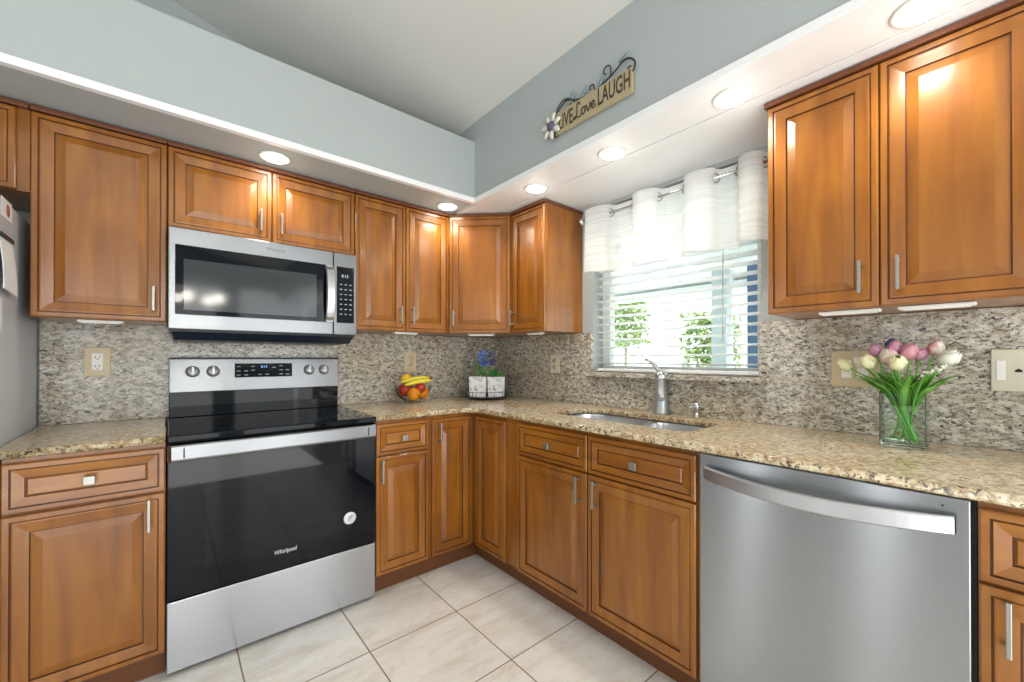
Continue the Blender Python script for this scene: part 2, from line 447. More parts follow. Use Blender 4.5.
YB = .645
def base(name, label, loc, rz, w, fronts, hollow=False):
    t = thing(name, label, 'cabinet', loc, rz, 'base cabinets')
    if hollow:
        MB().box(0, w, -YB+.0195, 0, .104, .60).box(0, .018, -YB+.0195, 0, .60, ZB-.001).box(w-.018, w, -YB+.0195, 0, .60, ZB-.001).box(.018, w-.018, -YB+.0195, -YB+.04, .60, ZB-.001).build('body', WOOD, t, bevel=.001)
    else: MB().box(0, w, -YB+.0195, 0, .104, ZB-.001).build('body', WOOD, t, bevel=.001)
    MB().box(0, w, -.571, -.02, 0, .105).build('toe_kick', TOEW, t)
    for f in fronts:
        if f[0] == 'drawer': drawer(t, f[1]+GAP, f[2]-GAP, .692, .845, -YB)
        else: door(t, f[1]+GAP, f[2]-GAP, .108, .684, -YB, f[3], (.560, .674))
    return t
base('base_cabinet', 'base cabinet with wide drawer left of the range', (-2.350, 0, 0), 0, .378, [('drawer', 0, .378), ('door', 0, .378, .334)])
base('base_cabinet', 'narrow base cabinet with small drawer right of the range', (-1.202, 0, 0), 0, .292, [('drawer', 0, .283), ('door', 0, .283, .023)])
base('sink_base_cabinet', 'wide base cabinet under the sink with two drawer fronts and two doors', (0, -1.041, 0), RIGHT, .925, [('drawer', 0, .450), ('door', 0, .450, .412), ('drawer', .453, .915), ('door', .453, .915, .502)], hollow=True)
base('base_cabinet', 'base cabinet at the right edge beyond the dishwasher', (0, -2.577, 0), RIGHT, .46, [('drawer', 0, .30), ('door', 0, .30, .042)])
t = thing('corner_base_cabinet', 'inside-corner base cabinet with two narrow full-height doors', 'cabinet', (0, 0, 0), 0, 'base cabinets')
MB().prism([(-.909, -.001), (-.001, -.001), (-.001, -1.040), (-.6255, -1.040), (-.6255, -.6255), (-.909, -.6255)][::-1], .104, ZB-.001).build('body', WOOD, t)
MB().prism([(-.909, -.02), (-.02, -.02), (-.02, -1.040), (-.571, -1.040), (-.571, -.571), (-.909, -.571)][::-1], 0, .105).build('toe_kick', TOEW, t)
def tall_door(x0, x1, hx, matrix, parent):
    d = front_panel(x0, x1, .108, .840, -YB).build('door', [WOOD, GLAZE], parent, matrix=matrix)
    if hx is not None: bar_handle(d, hx, .712, .822, -YB)
tall_door(-.899, -.649, -.861, Matrix.Identity(4), t)
tall_door(.678, .938, None, Matrix.Rotation(RIGHT, 4, 'Z'), t)

# under-cabinet light bars
def light_bar(label, x, y, rz, ln, z=ZU):
    t = thing('under_cabinet_light', label, 'light', (x, y, z), rz, 'under-cabinet light bars')
    MB().box(-ln/2, ln/2, -.02, .02, -.010, 0).build('housing', WHITEP, t, bevel=.003)
    MB().box(-ln/2+.01, ln/2-.01, -.016, .016, -.0125, -.0095).build('diffuser', mat('frosted_diffuser', (246, 246, 244), .5), t)
light_bar('slim white light bar under the cabinet beside the fridge', -2.17, -.27, 0, .13, 1.320)
light_bar('slim white light bar under the tall double-door cabinet', -.88, -.27, 0, .15)
light_bar('slim white light bar under the diagonal corner cabinet', -.43, -.43, -PI/4, .17)
light_bar('slim white light bar under the narrow cabinet left of the window', -.25, -.75, PI/2, .12)
light_bar('slim white light bar under the left door of the large right cabinet', -.27, -2.29, PI/2, .16)
light_bar('slim white light bar under the right door of the large right cabinet', -.27, -2.49, PI/2, .16)

# ------------------------------------------------------------------ worktops, sink
def offset(poly, d):
    n = len(poly); out = []
    for i in range(n):
        p0 = Vector(poly[i-1]); p = Vector(poly[i]); p1 = Vector(poly[(i+1) % n])
        a = (p-p0).normalized(); b = (p1-p).normalized()
        na = Vector((-a.y, a.x)); nb = Vector((-b.y, b.x)); k = (na+nb); k = k/max(.2, k.dot(na)) if k.length > 1e-6 else na
        out.append(tuple(p+k*d))
    return out
import bmesh
def slab(outer, holes, z0, z1, name, mats, ch=.004):
    """outer counter-clockwise, holes clockwise; chamfered edge"""
    bm = bmesh.new()
    def loop(poly, z): return [bm.verts.new((x, y, z)) for x, y in poly]
    tops = []; bots = []
    for pl in [outer]+holes:
        L0 = loop(offset(pl, ch), z1); L1 = loop(pl, z1-ch); L2 = loop(pl, z0+ch); L3 = loop(offset(pl, ch), z0)
        n = len(pl)
        for A, B in ((L0, L1), (L1, L2), (L2, L3)):
            for i in range(n):
                f = bm.faces.new((A[i], B[i], B[(i+1) % n], A[(i+1) % n])); f.material_index = 1; f.smooth = True
        tops.append(L0); bots.append(L3)
    for Ls in (tops, bots):
        es = []
        for l in Ls:
            for i in range(len(l)):
                es.append(bm.edges.get((l[i], l[(i+1) % len(l)])))
        r = bmesh.ops.triangle_fill(bm, use_beauty=True, use_dissolve=False, edges=es)
        for g in r['geom']:
            if isinstance(g, bmesh.types.BMFace): g.material_index = 0; g.smooth = False
    bmesh.ops.recalc_face_normals(bm, faces=bm.faces)
    me = bpy.data.meshes.new(name); bm.to_mesh(me); bm.free()
    for m in mats: me.materials.append(m)
    o = bpy.data.objects.new(name, me); C.objects.link(o)
    return o
def rrect(x0, x1, y0, y1, r, seg=8):
    """counter-clockwise rounded rectangle, r = 4 radii from (x1,y0) corner counter-clockwise"""
    out = []
    for (cx, cy, a0, rr) in ((x1-r[0], y0+r[0], -PI/2, r[0]), (x1-r[1], y1-r[1], 0, r[1]), (x0+r[2], y1-r[2], PI/2, r[2]), (x0+r[3], y0+r[3], PI, r[3])):
        for k in range(seg+1):
            a = a0+PI/2*k/seg; out.append((cx+rr*math.cos(a), cy+rr*math.sin(a)))
    return out
DC = .650
o = slab([(-2.37, -DC), (-1.9725, -DC), (-1.9725, -.001), (-2.37, -.001)], [], ZB, ZC, 'worktop', [G_TOP, G_EDGE])
tag(o, 'short speckled granite worktop between fridge and range', 'worktop')
r = .09
arc = [(-DC-r+r*math.cos(a), -DC-r+r*math.sin(a)) for a in [PI/2*k/8 for k in range(9)]]  # inner corner
outer = [(-.001, -.001), (-1.2005, -.001), (-1.2005, -DC)] + arc[::-1] + [(-DC, -3.04), (-.001, -3.04)]
sink_hole = rrect(-.474, -.150, -1.838, -1.098, (.09, .12, .10, .06))
o = slab(outer, [sink_hole[::-1]], ZB, ZC, 'worktop', [G_TOP, G_EDGE])
tag(o, 'long L-shaped speckled granite worktop holding the sink, running round the corner', 'worktop')
# double-bowl sink
t = thing('kitchen_sink', 'undermount stainless double-bowl sink in the granite worktop', 'sink', (0, 0, 0))
def bowl(x0, x1, y0, y1, rr, depth):
    m = MB(); R = []
    for ins, z in ((0, 0), (.002, -.01), (.006, -depth*.6), (.012, -depth+.03), (.022, -depth+.010), (.045, -depth), ):
        q = [max(.01, a-ins) for a in rr]
        R.append([(x, y, ZB-.0035+z) for x, y in rrect(x0+ins, x1-ins, y0+ins, y1-ins, q)])
    R2 = [[(x, y, z-.0015) for x, y, z in r_] for r_ in R]
    m.rings(R, 0, cap0=False, cap1=True)
    cx, cy = (x0+x1)/2, (y0+y1)/2
    return m, cx, cy
BA = (-.468, -.156, -1.520, -1.104); BB = (-.468, -.156, -1.832, -1.538)
ra = (.05, .115, .095, .05); rb = (.085, .05, .05, .055)
for (b4, rr, dp) in ((BA, ra, .19), (BB, rb, .15)):
    m, cx, cy = bowl(*b4, rr, dp); ob = m.build('bowl', SINKM, t)
    MB().lathe([(.0, .004), (.018, .004), (.022, .006), (.042, .003), (.044, 0)], cx, cy, ZB-.003-dp, 20, cap0=False).build('drain', CHROME, ob)
# rim plate with two openings, right under the stone
bm = bmesh.new(); es = []
for pl in (rrect(-.49, -.12, -1.86, -1.10, (.1, .12, .1, .08)), rrect(*BA, ra)[::-1], rrect(*BB, rb)[::-1]):
    vs = [bm.verts.new((x, y, ZB-.003)) for x, y in pl]
    es += [bm.edges.new((vs[i], vs[(i+1) % len(vs)])) for i in range(len(vs))]
bmesh.ops.triangle_fill(bm, use_beauty=True, edges=es)
g = bmesh.ops.extrude_face_region(bm, geom=bm.faces[:]); bmesh.ops.translate(bm, vec=(0, 0, -.0012), verts=[x for x in g['geom'] if isinstance(x, bmesh.types.BMVert)])
bmesh.ops.recalc_face_normals(bm, faces=bm.faces)
me = bpy.data.meshes.new('rim'); bm.to_mesh(me); bm.free(); me.materials.append(SINKM)
o = bpy.data.objects.new('rim', me); C.objects.link(o); o.parent = t

# backsplash
o = MB().box(-2.37, -.001, -.028, -.001, ZC+.001, ZU-.001).build('backsplash', G_SPL, bevel=.001)
tag(o, 'grey-beige speckled granite backsplash on the range wall', 'backsplash')
m = MB()
m.box(-.028, -.001, -2.98, -.029, ZC+.001, 1.061).box(-.028, -.001, WY1, -.029, 1.061, ZU-.001).box(-.028, -.001, -2.98, WY0, 1.061, ZU-.001)
o = m.build('backsplash', G_SPL); tag(o, 'speckled granite backsplash under and beside the window', 'backsplash')
o = MB().box(-.070, .105, -1.967, -.985, 1.062, 1.086).build('window_sill', G_SPL, bevel=.003)
tag(o, 'projecting granite sill ledge below the window blinds', 'sill')

# ------------------------------------------------------------------ faucet, soap pump
t = thing('kitchen_faucet', 'brushed metal single-lever faucet behind the sink', 'faucet', (-.075, -1.497, ZC))
MB().lathe([(.0, 0), (.040, 0), (.040, .008), (.036, .014), (.035, .05), (.030, .10), (.026, .14), (.028, .168), (.029, .172)], seg=24).build('body', BRUSHED, t)
MB().lathe([(.029, .172), (.031, .178), (.031, .196), (.026, .210), (.014, .219), (.0, .221)], seg=24, cap0=True).build('dome_cap', CHROME, t)
pts = []; rs = []
for k in range(12):
    u = k/11
    p = Vector((-.005-.018*u, .004+.075*u, .212+.062*math.sin(u*PI*.52)))
    pts.append(p); rs.append(.0145-.006*u if k else .010)
rs[-1] = .006
MB().tube(pts, rs, 12, flat=(1.1, .8)).build('lever', BRUSHED, t)
# pull-out spout, swung towards the room
d = Vector((-.86, -.51, 0))
pts = [Vector((0, 0, .15))+d*a+Vector((0, 0, b)) for a, b in ((0, 0), (.03, .006), (.07, .002), (.11, -.016), (.145, -.040), (.165, -.062))]
MB().tube(pts, [.019, .0195, .0185, .0175, .018, .018], 16).build('spout', BRUSHED, t)
t = thing('soap_dispenser', 'small chrome soap pump on the worktop right of the faucet', 'dispenser', (-.066, -1.676, ZC))
MB().lathe([(0, 0), (.018, 0), (.018, .005), (.012, .012), (.010, .028), (.014, .034), (.0145, .058), (.011, .068), (.0, .070)], seg=20).build('body', CHROME, t)
MB().tube([(0, 0, .055), (-.025, .004, .057), (-.05, .008, .048)], [.006, .0055, .005], 10).build('nozzle', BRUSHED, t)

# ------------------------------------------------------------------ range
t = thing('electric_range', 'stainless freestanding electric range with black glass oven door', 'range', (-1.9685, 0, 0))
Wd = .7645; X = lambda px: px+1.9685
MB().box(.002, Wd-.002, -.618, -.03, .022, .860).build('body', BLACKP, t)
for x in (.045, Wd-.045):
    for y in (-.58, -.09): MB().lathe([(.0, 0), (.016, 0), (.016, .006), (.01, .008), (.01, .024)], x, y, 0, 14).build('foot', BLACKP, t)
MB().box(.001, Wd-.001, -.655, -.07, .861, .8865).build('cooktop', BLACKGLASS, t, bevel=.004)
ct = MB()
for (x, y, r) in ((.2, -.47, .115), (.2, -.22, .085), (.57, -.47, .1), (.57, -.22, .075), (.385, -.2, .05)):
    for rr in (r, r*.62):
        n = 48; b0 = len(ct.v)
        for k in range(n):
            a = 2*PI*k/n; ct.v += [(x+rr*math.cos(a), y+rr*math.sin(a), .8869), (x+(rr+.0012)*math.cos(a), y+(rr+.0012)*math.sin(a), .8869)]
        for k in range(n): j = (k+1) % n; ct.face([b0+2*k, b0+2*k+1, b0+2*j+1, b0+2*j])
o = ct.build('burner_marks', mat('burner_ring_print', (58, 60, 64), .3), t)
# backguard: black glass foot, stainless sloped console
MB().box(.004, Wd-.004, -.066, -.032, .8866, 1.008).build('backguard_base', BLACKGLASS, t, bevel=.003)
m = MB(); ybot, ytop, z0, z1 = -.092, -.070, 1.006, 1.166
m.v += [(.004, ybot, z0), (Wd-.004, ybot, z0), (Wd-.004, -.03, z0), (.004, -.03, z0), (.004, ytop, z1), (Wd-.004, ytop, z1), (Wd-.004, -.03, z1), (.004, -.03, z1)]
for q in [(0, 3, 2, 1), (4, 5, 6, 7), (0, 1, 5, 4), (2, 3, 7, 6), (1, 2, 6, 5), (3, 0, 4, 7)]: m.face(q)
con = m.build('console', STEEL, t, bevel=.003)
MB().box(.002, Wd-.002, -.074, -.029, 1.165, 1.172).build('console_cap', BLACKP, t, bevel=.002)
sl = math.atan2(ytop-ybot, z1-z0)
def on_console(x, z, out=0.):   # matrix: local -Y is outward, Z up the slope
    f = (z-z0)/(z1-z0); return Matrix.Translation((x, ybot+(ytop-ybot)*f-out, z)) @ Matrix.Rotation(-sl, 4, 'X')
for x in (.091, .170, .602, .680):
    Mk = on_console(x, 1.104) @ Matrix.Rotation(PI/2, 4, 'X')
    k = MB().lathe([(.0, 0), (.0245, 0), (.0245, .004), (.0215, .006), (.020, .022), (.0185, .025), (0, .0255)], seg=24).box(-.0035, .0035, -.019, .019, .026, .031).xform(Mk).build('knob', KNOBM, t)
    Mr = on_console(x, 1.104) @ Matrix.Rotation(PI/2, 4, 'X')
    MB().lathe([(.0, .0), (.0275, .0), (.0275, .0012), (0, .0012)], seg=24).xform(Mr).build('knob_ring', BLACKP, k)
dp = MB().box(-.128, .131, -.0035, .001, -.036, .036).xform(on_console(.386, 1.106)).build('display_panel', BLACKGLASS, t)
text('clock_digits', '8:15', .017, DIGIT, dp, on_console(.386, 1.106) @ Matrix.Translation((.0, -.0040, .018)) @ Matrix.Rotation(PI/2, 4, 'X'))
for (x, z) in [(-.112, .02), (-.112, -.003), (-.112, -.024), (-.08, -.003), (-.08, -.024), (-.05, .02), (-.05, 0), (-.02, -.022), (.012, -.022), (.045, .014), (.078, .022), (.078, 0), (.078, -.022), (.108, .0), (.108, -.024)]:
    MB().box(x-.008, x+.008, -.0042, -.0034, z-.0018, z+.0018).xform(on_console(.386, 1.106)).build('key', PRINT, dp)
# oven door
dr = MB().box(.0005, Wd-.0005, -.640, -.6185, .282, .856, 0).build('oven_door', BLACKGLASS, t, bevel=.003)
MB().box(.0005, Wd-.0005, -.644, -.6395, .790, .856).build('door_band', STEEL, dr, bevel=.001)
m = MB(); n = 14
hp = [(-.6395, .790), (-.664, .791), (-.674, .795), (-.6765, .802), (-.6765, .848), (-.672, .853), (-.644, .856)]
rg = [[(x, y, z) for y, z in hp] for x in (.0, .032, .0335, Wd-.0335, Wd-.032, Wd)]
m.rings([[(x, -.642-(-.642-y)*(.35 if i in (0, 5) else 1)*(1), z) for y, z in hp] for i, x in enumerate((.0, .012, .03, Wd-.03, Wd-.012, Wd))], 0, smooth=False)
MB().xform(Matrix.Identity(4))
m.build('handle', STEEL, dr)
for x in (.047, Wd-.047): MB().box(x-.0022, x+.0022, -.6777, -.6760, .806, .842).build('handle_slot', BLACKP, dr)
MB().box(.11, Wd-.11, -.6407, -.6398, .37, .69).build('window_pane', mat('oven_window_glass', (10, 14, 21), .04, 0., Specular_IOR_Level=.3), dr, bevel=.0003)
text('maker_mark', 'Whirlpool', .026, LOGO, dr, face_y(X(-1.588), -.6404, .355), sx=.78, shear=.12)
st = MB().lathe([(0, 0), (.028, 0), (.028, .0006), (0, .0006)], seg=32).xform(Matrix.Translation((X(-1.324), -.6402, .425)) @ Matrix.Rotation(PI/2, 4, 'X')).build('round_sticker', PAPER, dr)
sb = MB()
for (x, z, w_, h_, a) in ((-.004, .002, .003, .018, .5), (.003, .006, .012, .003, .2), (.003, -.001, .012, .003, .2), (-.001, -.009, .014, .003, .1), (.009, .010, .003, .009, -.5)):
    k = len(sb.v); sb.box(-w_/2, w_/2, -.0004, .0, -h_/2, h_/2); sb.xform(Matrix.Translation((X(-1.324)+x, -.6409, .425+z)) @ Matrix.Rotation(a, 4, 'Y'), k)
sb.build('sticker_print', BLUE, st)
MB().box(.0005, Wd-.0005, -.640, -.6185, -.0+.020, .277).build('storage_drawer', STEEL_LIGHT, t, bevel=.003)

# ------------------------------------------------------------------ microwave
t = thing('microwave_oven', 'stainless over-the-range microwave with black glass door', 'microwave', (-1.968, 0, 0))
Wm = .768; XM = lambda px: px+1.968
MB().box(.003, Wm-.003, -.335, -.029, 1.285, 1.7215).build('body', BLACKP, t)
m = MB(); m.v += [(.01, -.34, 1.284), (Wm-.01, -.34, 1.284), (Wm-.01, -.03, 1.284), (.01, -.03, 1.284), (.02, -.31, 1.247), (Wm-.02, -.31, 1.247), (Wm-.02, -.03, 1.247), (.02, -.03, 1.247)]
for q in [(0, 1, 2, 3), (7, 6, 5, 4), (0, 4, 5, 1), (2, 6, 7, 3), (1, 5, 6, 2), (3, 7, 4, 0)]: m.face(q)
bs = m.build('vent_base', NAVY, t, bevel=.003)
m = MB()
for k in range(2): m.box(.05+.36*k, .36+.36*k, -.26, -.10, 1.2435, 1.248)
m.build('grease_filter', BLACKP, bs)
dm = MB()
xs = XM(-1.319)
dr = MB().box(0, xs-.0008, -.365, -.336, 1.292, 1.7205).build('oven_door', STEEL, t, bevel=.004)
MB().box(XM(-1.946), XM(-1.312)-.0095, -.3662, -.3645, 1.354, 1.648).build('window_frame', BLACKGLASS, dr, bevel=.0004)
MB().box(XM(-1.918), XM(-1.40), -.3668, -.3660, 1.374, 1.590).build('window_pane', DARKGREY, dr, bevel=.0004)
hb = MB(); R = []
for k in range(15):
    u = k/14; z = 1.360+.282*u; bow = .034*math.sin(PI*u)**.6+.004; x = XM(-1.340)
    R.append([(x-.021, -.366-bow+.006, z), (x-.017, -.366-bow-.003, z), (x+.017, -.366-bow-.003, z), (x+.021, -.366-bow+.006, z), (x, -.366-bow+.007, z)])
hb.rings(R, 0, smooth=False)
hb.box(x-.016, x+.016, -.374, -.364, 1.357, 1.368).box(x-.016, x+.016, -.374, -.364, 1.633, 1.645)
hb.build('handle', STEEL_HANDLE, dr)
text('maker_mark', 'Whirlpool', .020, mat('grey_print', (128, 130, 134), .4, .6), dr, face_y(XM(-1.58), -.3654, 1.685), sx=.95, shear=.1)
cp = MB().box(xs+.0008, Wm, -.365, -.336, 1.292, 1.7205).build('control_panel', STEEL, t, bevel=.004)
cg = MB().box(XM(-1.303), XM(-1.216), -.3662, -.3645, 1.354, 1.648).build('keypad', BLACKGLASS, cp, bevel=.0004)
text('clock_digits', '8:15', .022, DIGITW, cg, face_y(XM(-1.262), -.3667, 1.600), sx=.95)
for r_ in range(7):
    for c_ in range(3): MB().box(XM(-1.282)+c_*.024-.006, XM(-1.282)+c_*.024+.006, -.3668, -.366, 1.556-r_*.026-.002, 1.556-r_*.026+.002).build('key', PRINT, cg)

# ------------------------------------------------------------------ dishwasher (local frame of the right wall)
t = thing('dishwasher', 'stainless dishwasher with bowed bar handle between the base cabinets', 'dishwasher', (0, -1.9685, 0), RIGHT)
Wq = .599
MB().box(-.0005, Wq+.0075, -.60, -.03, .02, .8595).build('tub', BLACKP, t)
MB().box(.01, Wq-.01, -.585, -.571, .0, .105).build('kick_plate', BLACKP, t)
dr = MB().box(0, Wq, -.645, -.603, .108, .8585).build('door', STEEL_LIGHT, t, bevel=.003)
R = []
for k in range(25):
    u = k/24; x = .024+(.575-.024)*u; bow = .012+.042*math.sin(PI*u)**.8; zz = .802-.012*math.sin(PI*u)
    y = -.645-bow
    R.append([(x, y+.003, zz+.021), (x, y-.006, zz+.020), (x, y-.009, zz+.016), (x, y-.009, zz-.017), (x, y-.006, zz-.021), (x, y+.003, zz-.019)])
hb = MB().rings(R, 0, smooth=False)
for x0 in (.024, .563): hb.box(x0, x0+.012, -.660, -.644, .786, .818)
hb.build('handle', STEEL_HANDLE, dr)
for x0 in (.0225, .5765): MB().box(x0-.001, x0+.001, -.662, -.6449, .785, .819).build('handle_end_gap', BLACKP, dr)
MB().lathe([(0, 0), (.0022, 0), (.0022, .0006), (0, .0006)], seg=10).xform(Matrix.Translation((.556, -.6452, .838)) @ Matrix.Rotation(PI/2, 4, 'X')).build('status_light', HOLE, dr)

# ------------------------------------------------------------------ refrigerator
t = thing('refrigerator', 'grey stainless refrigerator at the left edge beside the wall cabinet', 'refrigerator', (-3.272, 0, 0))
MB().box(0, .898, -.66, -.04, .02, 1.690).build('body', FRIDGE_SIDE, t, bevel=.006)
MB().box(0, .4475, -.735, -.665, .66, 1.70).build('door', STEEL, t, bevel=.008)
d2 = MB().box(.4505, .898, -.735, -.665, .66, 1.70).build('door', STEEL, t, bevel=.008)
MB().box(0, .898, -.735, -.665, .08, .655).build('freezer_drawer', STEEL, t, bevel=.008)
MB().tube([(.43, -.74, .8), (.43, -.79, .83), (.43, -.79, 1.5), (.43, -.74, 1.53)], .011, 10).build('handle', NICKEL, t)
MB().tube([(.47, -.74, .8), (.47, -.79, .83), (.47, -.79, 1.5), (.47, -.74, 1.53)], .011, 10).build('handle', NICKEL, t)
MB().box(.79, .89, -.70, -.50, 1.690, 1.712).build('hinge_cover', BLACKP, t, bevel=.004)
for x in (.06, .84): MB().box(x-.03, x+.03, -.62, -.08, 0, .022).build('foot', BLACKP, t)
FX = -2.3735
o = MB().box(FX, FX+.0012, -.525, -.408, 1.628, 1.692).build('magnet_photo', PAPER); tag(o, 'small white card with reddish round picture at top of fridge side', 'magnet')
MB().lathe([(0, 0), (.021, 0), (.021, .0005), (0, .0005)], seg=20).xform(Matrix.Translation((-2.3723, -.455, 1.66)) @ Matrix.Rotation(PI/2, 4, 'Y')).build('round_print', REDP, o)
t = thing('notepad', 'white notepad hanging by a dark clip on the fridge side', 'notepad', (FX, -.50, 1.47))
m = MB(); R = []
for k in range(9):
    u = k/8; z = .085-.165*u; xo = .004+.010*math.sin(u*PI*.6)
    R.append([(xo, -.07, z), (xo, .062+.016*u, z-.01*u), (xo+.003, .062+.016*u, z-.01*u), (xo+.003, -.07, z)])
m.rings(R, 0, smooth=False).build('pages', PAPER, t)
MB().box(0, .012, -.07, .066, .083, .098).build('clip', BLACKP, t, bevel=.002)
o = MB().box(FX, FX+.0012, -.62, -.512, 1.255, 1.362).build('paper_note', PAPER); tag(o, 'plain white paper note lowest on the fridge side', 'note')

# ------------------------------------------------------------------ outlets and switches
def plate(name, label, loc, rz, w_, h_, pm):
    t = thing(name, label, 'outlet' if 'outlet' in name else 'switch', loc, rz)
    MB().box(-w_/2, w_/2, -.006, -.0, -h_/2, h_/2).build('cover_plate', pm, t, bevel=.002)
    return t
t = plate('wall_outlet', 'beige outlet plate with white sockets left of the range', (-2.2015, -.0285, 1.154), 0, .083, .126, BEIGEP)
s_ = MB().box(-.0175, .0175, -.009, -.0055, -.0365, .0365).build('socket_insert', WHITEP, t, bevel=.001)
for z in (-.02, .02):
    m = MB(); m.box(-.008, -.0055, -.0095, -.0088, z-.005, z+.005).box(.0055, .008, -.0095, -.0088, z-.004, z+.004).box(-.0022, .0022, -.0095, -.0088, z-.0125, z-.0085)
    m.build('socket_slots', HOLE, s_)
t = plate('wall_outlet', 'beige outlet plate behind the fruit bowl', (-.733, -.0285, 1.143), 0, .086, .13, BEIGEP)
for z in (-.021, .021):
    s_ = MB().lathe([(0, 0), (.0165, 0), (.0165, .003), (0, .003)], seg=24).xform(Matrix.Translation((0, -.0058, z)) @ Matrix.Rotation(PI/2, 4, 'X')).build('socket', IVORYP, t)
    MB().box(-.008, -.0055, -.0094, -.0086, z-.004, z+.005).box(.0055, .008, -.0094, -.0086, z-.004, z+.005).build('socket_slots', HOLE, s_)
t = plate('wall_outlet', 'small ivory outlet plate on backsplash left of the window', (-.0285, -.706, 1.131), RIGHT, .080, .122, IVORYP)
for z in (-.021, .021):
    s_ = MB().lathe([(0, 0), (.0165, 0), (.0165, .003), (0, .003)], seg=24).xform(Matrix.Translation((0, -.0058, z)) @ Matrix.Rotation(PI/2, 4, 'X')).build('socket', BEIGEP, t)
t = plate('light_switch', 'beige two-rocker switch plate behind the tulips', (-.0285, -2.262, 1.129), RIGHT, .140, .134, BEIGEP)
for x in (-.0235, .0235): MB().box(x-.0165, x+.0165, -.010, -.0055, -.034, .034).build('rocker', WHITEP, t, bevel=.002)
t = plate('wall_outlet', 'ivory phone-jack plate at the right edge of the backsplash', (-.0285, -2.645, 1.132), RIGHT, .102, .128, IVORYP)
MB().box(-.040, -.022, -.0075, -.0055, -.03, .03).build('blank_insert', WHITEP, t, bevel=.001)
MB().prism([(-.007, -.005), (.007, -.005), (.007, .001), (0, .006), (-.007, .001)], 0, .0015).xform(Matrix.Translation((.004, -.006, 0)) @ Matrix.Rotation(PI/2, 4, 'X')).build('jack_hole', HOLE, t)

# ------------------------------------------------------------------ recessed lights (each with its own spot)
def downlight(label, x, y, z, e=.22):
    t = thing('recessed_light', label, 'ceiling light', (x, y, z), 0, 'recessed ceiling lights')
    MB().lathe([(.048, -.001), (.060, -.001), (.063, -.005), (.0615, -.008), (.050, -.007), (.048, -.004)], seg=36, cap0=False, cap1=False).build('trim_ring', WHITEP, t)
    MB().lathe([(0, -.003), (.049, -.003), (.049, -.007), (.040, -.013), (.022, -.017), (0, -.018)], seg=36).build('lens', LAMP, t)
    d_ = bpy.data.lights.new('downlight_glow', 'POINT'); d_.energy = e; d_.shadow_soft_size = .045; d_.color = (1., .93, .82)
    o = bpy.data.objects.new('downlight_glow', d_); C.objects.link(o); o.parent = t; o.location = (0, 0, -.07)
    d2_ = bpy.data.lights.new('downlight_beam', 'SPOT'); d2_.energy = e*30; d2_.spot_size = math.radians(165); d2_.spot_blend = .8; d2_.shadow_soft_size = .045; d2_.color = (1., .91, .78)
    o = bpy.data.objects.new('downlight_beam', d2_); C.objects.link(o); o.parent = t; o.location = (0, 0, -.05)
downlight('recessed ceiling light above the microwave cabinet', -1.599, -.454, ZT+.006)
downlight('recessed ceiling light above the tall cabinet right of the microwave', -.690, -.443, ZT+.006)
downlight('recessed ceiling light nearest the room corner on the window side', -.462, -.984, ZT+.006)
downlight('recessed ceiling light in front of the window centre', -.461, -1.483, ZT+.006)
downlight('recessed ceiling light in front of the window right end', -.463, -2.000, ZT+.006)
downlight('recessed ceiling light above the large right cabinet, cut by the top edge', -.467, -2.480, ZT+.006)
# chandelier of the dining area, seen mirrored in the microwave door
t = thing('chandelier', 'four-globe chandelier behind the viewer, mirrored in the microwave door', 'chandelier', (-1.70, -4.4, 1.82))
MB().tube([(0, 0, .1), (0, 0, 1.02)], .008, 8).build('stem', NICKEL, t)
MB().lathe([(0, -.03), (.03, -.02), (.045, .03), (.02, .1), (0, .11)], seg=18).build('hub', NICKEL, t)
for k in range(4):
    a = k*PI/2+.5; dx, dy = math.cos(a), math.sin(a)
    ar = MB().tube([(0, 0, .03), (dx*.12, dy*.12, -.02), (dx*.22, dy*.22, .02)], .006, 8).build('arm', NICKEL, t)
    MB().lathe([(.0, 0), (.03, .005), (.055, .04), (.05, .08), (.035, .1), (0, .1)], dx*.22, dy*.22, .02, 18).build('globe_shade', GLOBE, ar)

# ------------------------------------------------------------------ window, blinds, curtain
structure(MB().box(.085, .135, WY0, WY1, WZ0, WZ0+.045).box(.085, .135, WY0, WY1, WZ1-.045, WZ1).box(.085, .135, WY0, WY0+.045, WZ0+.045, WZ1-.045).box(.085, .135, WY1-.055, WY1, WZ0+.045, WZ1-.045).build('window_1', WHITEP, bevel=.002))
wf = bpy.data.objects['window_1']
MB().box(.108, .112, WY0+.04, WY1-.05, WZ0+.04, WZ1-.04).build('window_pane', PANE, wf)
t = thing('window_blinds', 'white horizontal slat blinds hanging in the window', 'blinds', (.040, -1.470, 1.088))
YL = .455; phi = math.radians(8)
MB().box(-.028, .028, -YL, YL, .925, .975).build('headrail', SLAT, t, bevel=.002)
MB().box(-.025, .025, -YL, YL, .003, .021).build('bottom_rail', SLAT, t, bevel=.004)
for k in range(19):
    z = .050+k*.0465
    m = MB(); n = 5; R = []
    for j in range(n+1):
        u = -1+2*j/n; x = u*.025; zz = .0025*(1-u*u) - math.tan(phi)*x
        R.append((x, zz))
    top = [(x, z+zz+.0014) for x, zz in R]; bot = [(x, z+zz-.0014) for x, zz in reversed(R)]
    m.rings([[(x, y, zz) for x, zz in top+bot] for y in (-YL, YL)], 0, smooth=False)
    m.build('slat', SLAT, t)
for y in (-.35, 0, .35):
    m = MB()
    for x in (-.026, .026): m.tube([(x, y, .012), (x, y, .93)], .0009, 5)
    m.build('ladder_cord', WHITEP, t)
MB().tube([(-.031, -.30, .93), (-.034, -.30, .62), (-.034, -.30, .16)], [.003, .003, .004], 6).build('tilt_wand', thin_glass('clear_wand', (225, 230, 230), .4), t)
